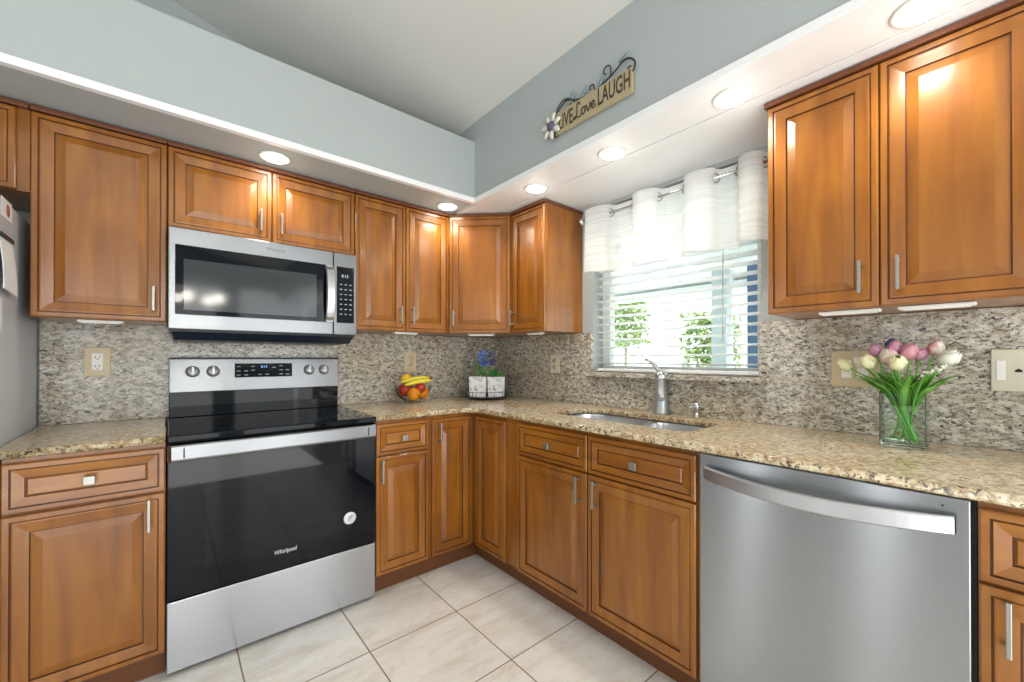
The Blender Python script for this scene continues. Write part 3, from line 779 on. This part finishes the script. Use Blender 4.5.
MB().tube([(-.031, -.33, .93), (-.031, -.33, .20)], .0012, 5).build('pull_cord', WHITEP, t)
# rod
t = thing('curtain_rod', 'thin chrome curtain rod above the window', 'curtain rod', (-.1, -1.5, 1.981))
MB().tube([(0, .50, 0), (0, -.545, 0)], .0075, 12).build('pole', CHROME, t)
MB().lathe([(0, -.016), (.016, -.013), (.021, 0), (.016, .014), (.009, .020), (0, .020)], seg=16).xform(Matrix.Translation((0, .505, 0)) @ Matrix.Rotation(-PI/2, 4, 'X')).build('finial', CHROME, t)
MB().lathe([(0, -.016), (.016, -.013), (.021, 0), (.016, .014), (.009, .020), (0, .020)], seg=16).xform(Matrix.Translation((0, -.547, 0)) @ Matrix.Rotation(PI/2, 4, 'X')).build('finial', CHROME, t)
for y in (.475, -.520):
    MB().tube([(0, y, -.010), (.03, y, -.014), (.099, y, -.014)], .005, 8).box(.094, .0995, y-.012, y+.012, -.035, .012).build('bracket', CHROME, t)
# valance
rings_y = [-1.204, -1.350, -1.497, -1.634, -1.780, -1.880, -1.981]
def phase(y):
    ks = [-1.045] + rings_y + [-1.995]
    for i in range(len(ks)-1):
        if ks[i] >= y >= ks[i+1]:
            if i == 0: return PI*(.15+.85*(ks[0]-y)/(ks[0]-ks[1]))
            if i == len(ks)-2: return PI*(i+.2*(ks[i]-y)/(ks[i]-ks[i+1]))
            return PI*(i+(ks[i]-y)/(ks[i]-ks[i+1]))
    return 0
t = thing('curtain_valance', 'sheer white grommet valance curtain hanging from the rod', 'curtain', (-.1, -1.5, 1.981))
m = MB(); NY, NZ = 190, 22; rnd = random.Random(3)
for j in range(NZ+1):
    for i in range(NY+1):
        y = -1.046-(1.994-1.046)*i/NY; v = j/NZ; ph = phase(y)
        A = .044*(1+.2*v)
        s = math.sin(ph); s = math.copysign(abs(s)**.55, s)
        x = -A*s*1.0 + .004*math.sin(y*60+v*2)*v
        z = .045-.365*v + .006*math.sin(ph*2)*(1 if v > .9 else 0)
        yy = y + .010*math.sin(ph*2)*v
        m.v.append((x, yy+1.5, z))
for j in range(NZ):
    for i in range(NY):
        a = j*(NY+1)+i; m.face([a, a+1, a+NY+2, a+NY+1], 0, True)
m.build('fabric', SHEER, t)
for k, y in enumerate(rings_y):
    dy = .004; sgn = 1 if k % 2 == 0 else -1
    ang = math.radians(42)*sgn      # ring lies in the sheet where it crosses the rod
    mr = MB(); pr = [(.0210+.0034*math.cos(a), .0036*math.sin(a)) for a in [2*PI*q/8 for q in range(8)]]
    seg = 24; R = [[((r0)*math.cos(2*PI*q/seg), (r0)*math.sin(2*PI*q/seg), h0) for r0, h0 in pr] for q in range(seg)]
    R.append(R[0]); mr.rings(R, 0, cap0=False, cap1=False)
    Mg = Matrix.Translation((0, y+1.5, 0)) @ Matrix.Rotation(ang, 4, 'Z') @ Matrix.Rotation(PI/2, 4, 'Y')
    mr.xform(Mg).build('grommet', NICKEL, t)

# ------------------------------------------------------------------ wall sign above the window
t = thing('wall_sign', 'tan LIVE Love LAUGH sign with metal scrollwork and cream flower', 'sign', (-.595, -1.49, 2.247), RIGHT)
# local x runs to the right, local -y into the room
MB().box(-.205, .203, -.020, -.006, -.050, .050).build('board', mat('tan_board', (176, 163, 128), .6), t, bevel=.003)
DARKT = mat('dark_brown_lettering', (72, 58, 48), .6)
text('lettering', 'LIVE', .094, DARKT, t, face_y(-.146, -.0208, -.006), sx=.52, bold=.0012)
text('lettering', 'LAUGH', .098, DARKT, t, face_y(.116, -.0208, .002), sx=.50, bold=.0014)
lv = MB()
def stroke(pts, r=.0022): 
    P = []
    for i in range(len(pts)-1):
        p0 = Vector(pts[max(i-1, 0)]); p1 = Vector(pts[i]); p2 = Vector(pts[i+1]); p3 = Vector(pts[min(i+2, len(pts)-1)])
        for q in range(6):
            u = q/6; P.append(.5*((2*p1)+(-p0+p2)*u+(2*p0-5*p1+4*p2-p3)*u*u+(-p0+3*p1-3*p2+p3)*u**3))
    P.append(Vector(pts[-1])); return [(p.x, -.0215, p.y) for p in P]
for s_ in ([(-.060, .024), (-.066, .036), (-.076, .032), (-.077, .012), (-.079, -.014), (-.088, -.029), (-.097, -.025), (-.090, -.018), (-.076, -.024), (-.062, -.029), (-.054, -.022)],
           [(-.038, .004), (-.050, -.002), (-.052, -.018), (-.042, -.026), (-.032, -.016), (-.034, .000), (-.040, .004), (-.028, .000)],
           [(-.026, .004), (-.020, -.006), (-.018, -.022), (-.012, -.024), (-.004, -.008), (-.006, .004), (.002, .000)],
           [(.004, -.014), (.016, -.006), (.018, .004), (.010, .006), (.004, -.006), (.006, -.020), (.016, -.024), (.028, -.014)]):
    lv.tube(stroke([(a, b) for a, b in s_]), .0028, 6, flat=(1, 1))
lv.build('lettering', DARKT, t)
IRON = mat('dark_iron', (58, 66, 68), .45, .6); LEAFB = mat('blue_grey_leaf', (128, 152, 158), .5)
def scroll(pts, r):
    P = []
    for i in range(len(pts)-1):
        p0 = Vector(pts[max(i-1, 0)]); p1 = Vector(pts[i]); p2 = Vector(pts[i+1]); p3 = Vector(pts[min(i+2, len(pts)-1)])
        for q in range(5):
            u = q/5; P.append(.5*((2*p1)+(-p0+p2)*u+(2*p0-5*p1+4*p2-p3)*u*u+(-p0+3*p1-3*p2+p3)*u**3))
    P.append(Vector(pts[-1]))
    return MB().tube([(p.x, -.016, p.y) for p in P], r, 7)
def spiral(cx, cz, r0, a0, a1, n=12, shrink=.5):
    return [(cx+r0*(1-shrink*k/n)*math.cos(a0+(a1-a0)*k/n), cz+r0*(1-shrink*k/n)*math.sin(a0+(a1-a0)*k/n)) for k in range(n+1)]
scroll([(-.215, .02), (-.192, .058), (-.165, .078), (-.135, .081), (-.093, .061), (-.039, .048), (.024, .047), (.089, .063), (.129, .078), (.160, .094), (.190, .088), (.212, .064), (.210, .038), (.192, .026)] + spiral(.190, .043, .018, -1.4, -6.0, 12, .45), .0035).build('scroll', IRON, t)
scroll([(-.22, .03), (-.20, .068), (-.175, .090), (-.15, .092), (-.125, .082), (-.108, .070)] + spiral(-.112, .050, .018, .9, -4.2), .003).build('scroll', IRON, t)
scroll([(.098, .066), (.100, .085)] + spiral(.078, .098, .022, -.3, 4.6, 14), .003).build('scroll', IRON, t)
scroll([(.014, .047), (.014, .058)] + spiral(-.001, .068, .014, -.3, 4.4, 12), .0028).build('scroll', IRON, t)
scroll(spiral(-.205, -.045, .018, 1.2, 6.2), .003).build('scroll', IRON, t)
for (x, z, a, l_) in ((-.108, .088, 1.2, .045), (-.045, .070, .9, .055), (.050, .072, 1.1, .055), (.165, .106, .3, .055)):
    m = MB(); dx, dz = math.cos(a), math.sin(a)
    m.rings([[(x+dx*l_*u-dz*w_*sg, -.016+off, z+dz*l_*u+dx*w_*sg) for sg, off in ((-1, 0), (0, -.004), (1, 0), (0, .002))] for u, w_ in ((-.5, .001), (-.2, .009), (.1, .010), (.5, .001))], 0)
    m.build('leaf', LEAFB, t)
fl = MB().lathe([(0, -.012), (.020, -.010), (.024, 0), (.014, .010), (0, .013)], seg=14).xform(Matrix.Translation((-.232, -.030, .0)) @ Matrix.Rotation(PI/2, 4, 'X')).build('flower_centre', mat('purple_flower_centre', (92, 84, 112), .7), t)
PET = mat('cream_petal', (222, 220, 206), .6)
for k in range(7):
    a = k*2*PI/7+.3; m = MB(); dx, dz = math.cos(a), math.sin(a); R = []
    for u, w_, o_ in ((.014, .006, -.024), (.028, .014, -.028), (.044, .017, -.030), (.056, .012, -.026), (.062, .003, -.022)):
        cxp, czp = -.232+dx*u, dz*u
        R.append([(cxp-dz*w_, o_, czp+dx*w_), (cxp, o_-.004, czp), (cxp+dz*w_, o_, czp-dx*w_), (cxp, o_+.002, czp)])
    m.rings(R, 0).build('petal', PET, t)

# ------------------------------------------------------------------ vase and tulips
VX, VY, VZ = -.195, -2.414, ZC
t = thing('glass_vase', 'clear rectangular glass vase on the worktop holding tulips', 'vase', (VX, VY, VZ))
hx, hy, H, th = .048, .055, .176, .005
def vrect(ax, ay, z): return [(x, y, z) for x, y in rrect(-ax, ax, -ay, ay, (.006,)*4, 3)]
MB().rings([vrect(hx, hy, .016), vrect(hx, hy, H-.001), vrect(hx-.001, hy-.001, H), vrect(hx-.004, hy-.004, H), vrect(hx-.005, hy-.005, H-.001), vrect(hx-.005, hy-.005, .0165)], 0, cap0=False, cap1=False, smooth=False).build('vessel', VWALL, t)
MB().rings([vrect(hx-.002, hy-.002, .0005), vrect(hx, hy, .003), vrect(hx, hy, .014), vrect(hx-.002, hy-.002, .0158)], 0, smooth=False).build('thick_base', VGLASS, t)
TUL = {'yellow': (mat('pale_yellow_petal', (242, 240, 196), .5), 'pale yellow'), 'pink': (mat('pink_petal', (232, 168, 182), .5), 'pink'),
       'cream': (mat('cream_white_petal', (244, 243, 228), .5), 'cream white'), 'pinkwhite': (None, 'white tulip flushed pink'), 'lilac': (mat('lilac_petal', (232, 172, 204), .5), 'lilac'), 'blue': (mat('blue_violet_petal', (96, 106, 156), .5), 'blue violet')}
m_, nt, b = new_mat('white_pink_petal'); v = coords(nt); n_ = noise(nt, v, 26, 2); r_ = ramp(nt, n_.outputs[0], [(.42, (240, 232, 216)), (.58, (232, 150, 168))]); nt.links.new(r_.outputs[0], b.inputs['Base Color']); b.inputs['Roughness'].default_value = .5
TUL['pinkwhite'] = (m_, '')
def tulip(color, x, y, z, s, label, ax, leafy=True, tilt=.0):
    s *= 1.04
    """head centre at x,y,z (world); stem foot in the vase"""
    base_ = Vector((VX+random.uniform(-.03, .03), VY+(.040 if y < VY else -.040)*random.uniform(.1, 1.05), VZ+.022))
    t = thing('tulip', label, 'flower', tuple(base_), 0, 'tulips in the glass vase')
    head = Vector((x, y, z))-base_
    out = Vector((head.x, head.y, 0)); 
    mid = Vector((head.x*.35, head.y*.35, (VZ+.15-base_.z)))
    mouth = Vector((max(-.03, min(.03, head.x+base_.x-VX))*.7-(base_.x-VX), max(-.038, min(.038, (y-VY)*.5))-(base_.y-VY), VZ+.166-base_.z))
    d = (head-mouth).normalized()
    foot = head-d*.022*s
    pts = [Vector((0, 0, 0)), mouth*.5, mouth, mouth*.5+foot*.5+Vector((0, 0, .006)), foot, head-d*.012*s]
    P = []
    for i in range(len(pts)-1):
        p0 = pts[max(i-1, 0)]; p1 = pts[i]; p2 = pts[i+1]; p3 = pts[min(i+2, len(pts)-1)]
        for q in range(4):
            u = q/4; P.append(.5*((2*p1)+(-p0+p2)*u+(2*p0-5*p1+4*p2-p3)*u*u+(-p0+3*p1-3*p2+p3)*u**3))
    P.append(pts[-1])
    MB().tube(P, .0028, 8).build('stem', STEM, t)
    ax_ = Vector(ax).normalized(); q = Vector((0, 0, 1)).rotation_difference(ax_).to_matrix().to_4x4()
    M0 = Matrix.Translation(head) @ q
    pm = TUL[color][0]
    m = MB()
    for k in range(6):
        a0 = k*PI/3; off = 1.0 if k % 2 else .90; start = len(m.v)
        n, mm = 6, 6; idx = []
        for j in range(n+1):
            v_ = j/n; rad = (.004+.0168*math.sin(PI*min(1, .06+v_*.80))**.75)*s*off*(1-.5*v_**3); zz = (-.022+.045*v_)*s
            hw = (.3+.60*math.sin(PI*min(1, v_*.75+.06)))
            for i in range(mm+1):
                a = a0+(-1+2*i/mm)*hw; edge = abs(-1+2*i/mm)
                m.v.append((rad*math.cos(a), rad*math.sin(a), zz-.007*s*edge**2*v_**3))
        for j in range(n):
            for i in range(mm):
                A = start+j*(mm+1)+i; m.face([A, A+1, A+mm+2, A+mm+1], 0, True)
    m.xform(M0); ob = m.build('bloom', pm, t)
    md = ob.modifiers.new('thickness', 'SOLIDIFY'); md.thickness = .0009
    if leafy:
        for q in range(3):
            an = math.atan2(out.y+random.uniform(-.03, .03), out.x-.03+random.uniform(-.06, .02))+random.uniform(-.7, .7); 
            l0 = mouth*.75; ln = random.uniform(.10, .15); R = []
            dirv = Vector((math.cos(an), math.sin(an), 0))
            side = Vector((-dirv.y, dirv.x, 0))
            spread = .25+min(.6, abs(y-VY)*5)
            for j in range(9):
                u = j/8; c_ = l0 + dirv*(ln*spread*u*(.35+.9*u)) + Vector((0, 0, ln*(u*1.05-.30*u*u)))
                w_ = .0135*math.sin(PI*min(1, .12+.88*u))**.8*(1 if u < 1 else 0)+.0006
                R.append([c_-side*w_+dirv*.002, c_+Vector((0, 0, -.001))-dirv*.001, c_+side*w_+dirv*.002, c_+dirv*.0006])
            MB().rings(R, 0).build('leaf', LEAF, t)
    return t
# (positions measured on the blooms)
tulip('yellow', -.165, -2.256, 1.146, 1.05, 'pale yellow tulip leaning farthest left, in front of the switch plate', (-.1, .7, .6))
tulip('cream', -.130, -2.292, 1.156, 1.0, 'cream white tulip just behind the leftmost yellow one', (0, .5, .8))
tulip('yellow', -.200, -2.325, 1.158, 1.15, 'larger pale yellow tulip second from the left of the bunch', (-.3, .45, .8))
tulip('lilac', -.150, -2.338, 1.196, .95, 'lilac pink tulip at the upper left of the bunch', (0, .25, .9))
tulip('pinkwhite', -.195, -2.377, 1.176, 1.2, 'white tulip flushed pink in the middle of the bunch', (-.3, .1, .9))
tulip('lilac', -.155, -2.388, 1.204, 1.0, 'bright pink-lilac tulip topping the middle of the bunch', (-.1, .0, 1))
tulip('blue', -.120, -2.375, 1.215, .9, 'blue violet tulip peeking out at the very top', (.1, .0, 1))
tulip('yellow', -.225, -2.402, 1.156, 1.2, 'pale yellow tulip lowest and nearest in the middle of the bunch', (-.6, -.1, .6))
tulip('pink', -.170, -2.424, 1.190, 1.2, 'wide pink tulip right of the middle of the bunch', (-.2, -.3, .9))
tulip('lilac', -.150, -2.448, 1.182, .95, 'small dusky pink tulip tucked right of the wide pink one', (0, -.6, .7))
tulip('pinkwhite', -.150, -2.482, 1.202, 1.05, 'pale pink tulip standing alone second from the right', (0, -.2, 1))
tulip('cream', -.190, -2.513, 1.170, 1.22, 'large cream white tulip leaning farthest right', (-.25, -.75, .65))
# small sprig of cream buds
t = thing('flower_sprig', 'small sprig of tiny cream buds low on the right of the bunch', 'flower', (VX-.005, VY-.01, VZ+.03))
MB().tube([(0, 0, 0), (-.02, -.015, .12), (-.03, -.035, .19), (-.035, -.065, .215)], .002, 6).build('stem', STEM, t)
m = MB()
for k in range(16):
    u = k/15; m.lathe([(0, -.005), (.004, -.002), (.0045, .002), (0, .006)], -.036+random.uniform(-.008, .008), -.035-.048*u, .200+.025*u+random.uniform(-.006, .006), 8)
m.build('buds', TUL['cream'][0], t)

# ------------------------------------------------------------------ fruit bowl
BX, BY = -.790, -.190
t = thing('fruit_bowl', 'clear footed glass bowl of fruit on the worktop near the corner', 'bowl', (BX, BY, ZC))
MB().lathe([(0, 0), (.045, 0), (.048, .004), (.046, .010), (.050, .014), (.078, .030), (.100, .060), (.113, .100), (.116, .113)], seg=40, cap1=False).build('vessel', BOWLG, t)
APPLE = leafmat('red_apple_skin', (150, 22, 26), (190, 60, 34)); ORANGE = mat('orange_peel', (240, 150, 20), .4); YEL = mat('banana_peel', (232, 212, 70), .45); LEM = mat('lemon_peel', (240, 196, 40), .4)
GRP = leafmat('dark_grape_skin', (70, 30, 40), (96, 60, 50))
def fruit(kind, label, dx, dy, z, r, mt):
    if kind == 'apple': prof = [(0, -.82), (.25, -.92), (.62, -.75), (.92, -.25), (1, .15), (.88, .62), (.5, .86), (.2, .80), (0, .66)]
    else: prof = [(0, -.96), (.35, -.93), (.72, -.68), (.96, -.25), (1, .05), (.93, .38), (.68, .73), (.32, .94), (0, .97)]
    t = thing(kind, label, 'fruit', (BX+dx, BY+dy, ZC+z))
    MB().lathe([(a*r, b_*r) for a, b_ in prof], seg=20, cap0=False, cap1=False).build('flesh', mt, t)
    MB().tube([(0, 0, r*.62), (.002, 0, r*.95), (.005, .002, r*1.12)] if kind == 'apple' else [(0, 0, r*.93), (0, 0, r*1.01)], .002 if kind == 'apple' else .004, 6).build('stalk', GLAZE if kind == 'apple' else STEM, t)
    return t
fruit('orange', 'orange low at the front left of the glass bowl', -.022, -.055, .058, .040, ORANGE)
fruit('orange', 'orange low at the front right of the glass bowl', .050, -.036, .060, .039, ORANGE)
fruit('apple', 'red apple at the front middle of the bowl between the oranges', .022, -.056, .092, .034, APPLE)
fruit('apple', 'red apple at the left side of the bowl under the bananas', -.058, .000, .080, .040, APPLE)
fruit('apple', 'red apple at the back of the glass bowl', .010, .050, .062, .036, APPLE)
fruit('lemon', 'yellow lemon on top of the fruit behind the bananas', -.035, .020, .148, .034, LEM)
t = thing('banana_bunch', 'bunch of two yellow bananas lying across the fruit bowl', 'fruit', (BX, BY, ZC+.124))
for (dy, dz, ln, bend) in ((-.018, .012, .098, .018), (-.050, -.004, .088, .016)):
    pts = []; rs = []
    for k in range(13):
        u = -1+k/6; pts.append((.012+u*ln, dy-.012*u, dz+.012*u+bend*(1-u*u)*.5+(.006 if dy < -.03 else .006))); rs.append(.0155*(1-abs(u)**3.2*.78))
    MB().tube(pts, rs, 8).build('banana', YEL, t)
MB().tube([(.100, -.030, .024), (.116, -.036, .034)], [.009, .005], 8).build('stalk', GLAZE, t)

# ------------------------------------------------------------------ corner tray with two flower pots
TX, TY = -.285, -.290
t = thing('round_tray', 'dark round turntable tray in the corner of the worktop', 'tray', (TX, TY, ZC))
MB().lathe([(0, 0), (.070, 0), (.072, .006), (.135, .010), (.143, .014), (.143, .022), (.137, .022), (.134, .016), (0, .015)], seg=48).build('plate', mat('dark_wood_tray', (62, 48, 42), .35), t)
mrk = MB()
n = 40; R = [[(.141*math.cos(2*PI*k/n), .141*math.sin(2*PI*k/n), .050), (.144*math.cos(2*PI*k/n), .144*math.sin(2*PI*k/n), .050), (.144*math.cos(2*PI*k/n), .144*math.sin(2*PI*k/n), .053), (.141*math.cos(2*PI*k/n), .141*math.sin(2*PI*k/n), .053)] for k in range(n)]
R.append(R[0]); mrk.rings(R, 0, cap0=False, cap1=False)
for k in range(8): a = 2*PI*k/8+.2; mrk.tube([(.1425*math.cos(a), .1425*math.sin(a), .014), (.1425*math.cos(a), .1425*math.sin(a), .052)], .0018, 6)
mrk.build('wire_rail', mat('black_wire', (40, 42, 46), .4, .6), t)
m_, nt, b = new_mat('patterned_white_ceramic'); v = coords(nt); n_ = noise(nt, v, 42, 3, .6, .5); r_ = ramp(nt, n_.outputs[0], [(.36, (150, 154, 174)), (.44, (222, 224, 228)), (.6, (232, 232, 232))]); nt.links.new(r_.outputs[0], b.inputs['Base Color']); b.inputs['Roughness'].default_value = .3
POT = m_
rz = math.atan2(-(TX+1.964), (TY+2.603))  # faces the room
def pot(name, label, dx):
    p = Matrix.Rotation(rz, 3, 'Z') @ Vector((dx, -.02, 0))
    t = thing(name, label, 'planter', (TX+p.x, TY+p.y, ZC+.017), rz)
    a0, a1 = .055, .060
    def q(ax, z): return [(x, y, z) for x, y in rrect(-ax, ax, -ax, ax, (.006,)*4, 3)]
    MB().rings([q(a0, 0), q(a1, .137), q(a1-.005, .137), q(a1-.006, .120)], 0, smooth=False).build('pot', POT, t)
    MB().rings([q(.054, .118), q(.054, .125)], 0, smooth=False).build('soil', mat('dark_soil', (50, 38, 30), .9), t)
    return t
t1 = pot('flower_pot', 'left square patterned white pot holding blue flowers on the tray', -.0625)
BLUEF = leafmat('blue_flower_petal', (78, 98, 196), (150, 176, 236)); LILF = leafmat('violet_flower_petal', (96, 86, 150), (130, 120, 180)); PALEF = mat('pale_bud', (206, 210, 190), .6)
def blossom(m, cx, cy, cz, r, mi, n=26):
    for k in range(n):
        a = random.uniform(0, 2*PI); b_ = math.acos(random.uniform(-1, 1)); d = Vector((math.sin(b_)*math.cos(a), math.sin(b_)*math.sin(a), math.cos(b_)))
        c0 = Vector((cx, cy, cz))+d*r*random.uniform(.6, 1); st_ = len(m.v); w_ = r*.42
        sd = d.cross(Vector((.3, .5, .8))).normalized(); s2 = d.cross(sd)
        m.rings([[c0-sd*w_*.3, c0-s2*w_*.3, c0+sd*w_*.3, c0+s2*w_*.3], [c0-sd*w_+d*.004, c0-s2*w_+d*.004, c0+sd*w_+d*.004, c0+s2*w_+d*.004], [c0-sd*w_*.5+d*.008, c0-s2*w_*.5+d*.008, c0+sd*w_*.5+d*.008, c0+s2*w_*.5+d*.008]], mi)
t = thing('blue_flowers', 'bunch of blue artificial flowers standing in the left pot', 'flower', tuple(t1.location+Vector((0, 0, .125))), rz)
m = MB()
heads = [(.035, 0, .165, .028, 0), (.045, -.01, .115, .032, 0), (.02, .01, .135, .024, 0), (.095, .0, .165, .020, 1), (.10, .01, .11, .018, 1), (-.045, .0, .125, .010, 2), (-.04, 0, .095, .009, 2), (-.005, 0, .185, .009, 2), (.132, 0, .175, .009, 2)]
st = MB(); bl = [MB(), MB(), MB()]
for (x, y, z, r, k) in heads:
    blossom(bl[k], x, y, z, r, 0, 30 if k < 2 else 10); st.tube([(.03 if x > 0 else .01, 0, 0), (x*.6+.01, y*.5, z*.6), (x, y, z-r*.5)], .002, 6)
st.build('stems', SUCC, t)
bl[0].build('blossoms', BLUEF, t); bl[1].build('blossoms', LILF, t); bl[2].build('buds', PALEF, t)
lf = MB()
for k in range(16):
    a = random.uniform(0, 2*PI); z = random.uniform(.02, .15); x0 = .03+.05*(random.random()-.5); R = []
    dv = Vector((math.cos(a), math.sin(a)*.6, .5)).normalized(); sd = dv.cross(Vector((0, 0, 1))).normalized()
    for u, w_ in ((0, .001), (.3, .006), (.7, .006), (1, .0005)):
        p = Vector((x0, 0, z))+dv*.05*u; R.append([p-sd*w_, p+Vector((0, 0, .001)), p+sd*w_, p-Vector((0, 0, .001))])
    lf.rings(R, 0)
lf.build('foliage', SUCC, t)
t2 = pot('flower_pot', 'right square patterned white pot holding a green succulent on the tray', .0625)
t = thing('succulent_plant', 'bright green leafy succulent growing in the right pot', 'plant', tuple(t2.location+Vector((0, 0, .125))), rz)
lf = MB()
for k in range(70):
    a = random.uniform(0, 2*PI); el = random.uniform(.15, 1.3); rr = random.uniform(.025, .055); R = []
    dv = Vector((math.cos(a)*math.cos(el), math.sin(a)*math.cos(el), math.sin(el))); sd = dv.cross(Vector((0, 0, 1))).normalized()
    b0 = Vector((random.uniform(-.03, .02), random.uniform(-.02, .02), .0))
    for u, w_ in ((.2, .003), (.55, .008), (.85, .008), (1, .001)):
        p = b0+dv*rr*u*1.4; R.append([p-sd*w_, p+Vector((0, 0, .002)), p+sd*w_, p-Vector((0, 0, .002))])
    lf.rings(R, 0)
lf.build('foliage', SUCC, t)

# ------------------------------------------------------------------ outside the window
structure(MB().box(.15, 12, -8, 8, -.15, -.1).build('ground', mat('pale_paving', (206, 204, 198), .8)))
o = MB().box(5.2, 5.4, -5, 6, -.1, 3.2).build('garden_wall', P_OUT); tag(o, 'bright white neighbouring wall outside the window', 'wall')
t = thing('patio_roof', 'white panelled patio roof seen through the upper blinds', 'roof', (0, 0, 0))
def slope(x0, x1, y0, y1, m, th=.03):
    zf = lambda x: 2.16-.38*(x-.15)
    b0 = len(m.v)
    m.v += [(x0, y0, zf(x0)), (x1, y0, zf(x1)), (x1, y1, zf(x1)), (x0, y1, zf(x0)), (x0, y0, zf(x0)+th), (x1, y0, zf(x1)+th), (x1, y1, zf(x1)+th), (x0, y1, zf(x0)+th)]
    for q in [(3, 2, 1, 0), (4, 5, 6, 7), (0, 1, 5, 4), (2, 3, 7, 6), (1, 2, 6, 5), (3, 0, 4, 7)]: m.face([b0+k for k in q])
m = MB(); slope(.152, .50, -3.5, 2, m); slope(.56, .66, -3.5, 2, m); slope(.74, .84, -3.5, 2, m); slope(.95, 1.3, -3.5, 2, m); slope(.45, .97, -3.5, -1.15, m); slope(.45, .97, -.80, -.72, m)
m.build('roof_panels', P_OUT, t)
MB().box(1.18, 1.26, -3.5, 2, 1.68, 1.74).build('eave_beam', P_OUT, t)
BLU = mat('blue_post_paint', (96, 116, 152), .5)
o = MB().box(.88, .98, -1.655, -1.55, -.1, 1.80).box(.86, 1.0, -1.675, -1.53, -.1, .02).build('patio_post', BLU, bevel=.004); tag(o, 'dark blue patio post at the right of the window view', 'post')
o = MB().box(.88, 1.0, -1.42, -1.32, -.1, 1.78).box(.86, 1.02, -1.44, -1.30, -.1, .02).build('patio_post', mat('grey_post_paint', (214, 216, 218), .6), bevel=.004); tag(o, 'pale grey patio post beside the blue one outside', 'post')
def shrub(label, x, y, z0, z1, r, n):
    t = thing('garden_shrub', label, 'shrub', (x, y, -.1))
    MB().tube([(0, 0, 0), (.03, .02, (z0+.2)), (0, .03, z1)], [.03, .02, .01], 8).build('trunk', mat('bark', (168, 160, 148), .8), t)
    m = MB()
    for k in range(n):
        a = random.uniform(0, 2*PI); q = random.random()**.5*r; z = random.uniform(z0, z1)+.1
        p = Vector((math.cos(a)*q, math.sin(a)*q, z)); d = Vector((random.uniform(-1, 1), random.uniform(-1, 1), random.uniform(-.6, .8))).normalized(); sd = d.cross(Vector((.2, .1, 1))).normalized(); nn = d.cross(sd)*.004
        l_ = random.uniform(.05, .09); w_ = l_*.3
        m.rings([[p-sd*w_*f, p+nn, p+sd*w_*f, p-nn] if False else [p+d*l_*u-sd*w_*f, p+d*l_*u+nn, p+d*l_*u+sd*w_*f, p+d*l_*u-nn] for u, f in ((0, .1), (.35, 1), (.7, .8), (1, .05))], 0)
    m.build('foliage', BUSH, t)
shrub('green shrub at the left of the window view', 2.0, .16, 1.32, 1.90, .26, 900)
shrub('green shrub at the right of the window view beside the posts', 2.0, -.80, .95, 1.60, .26, 1000)
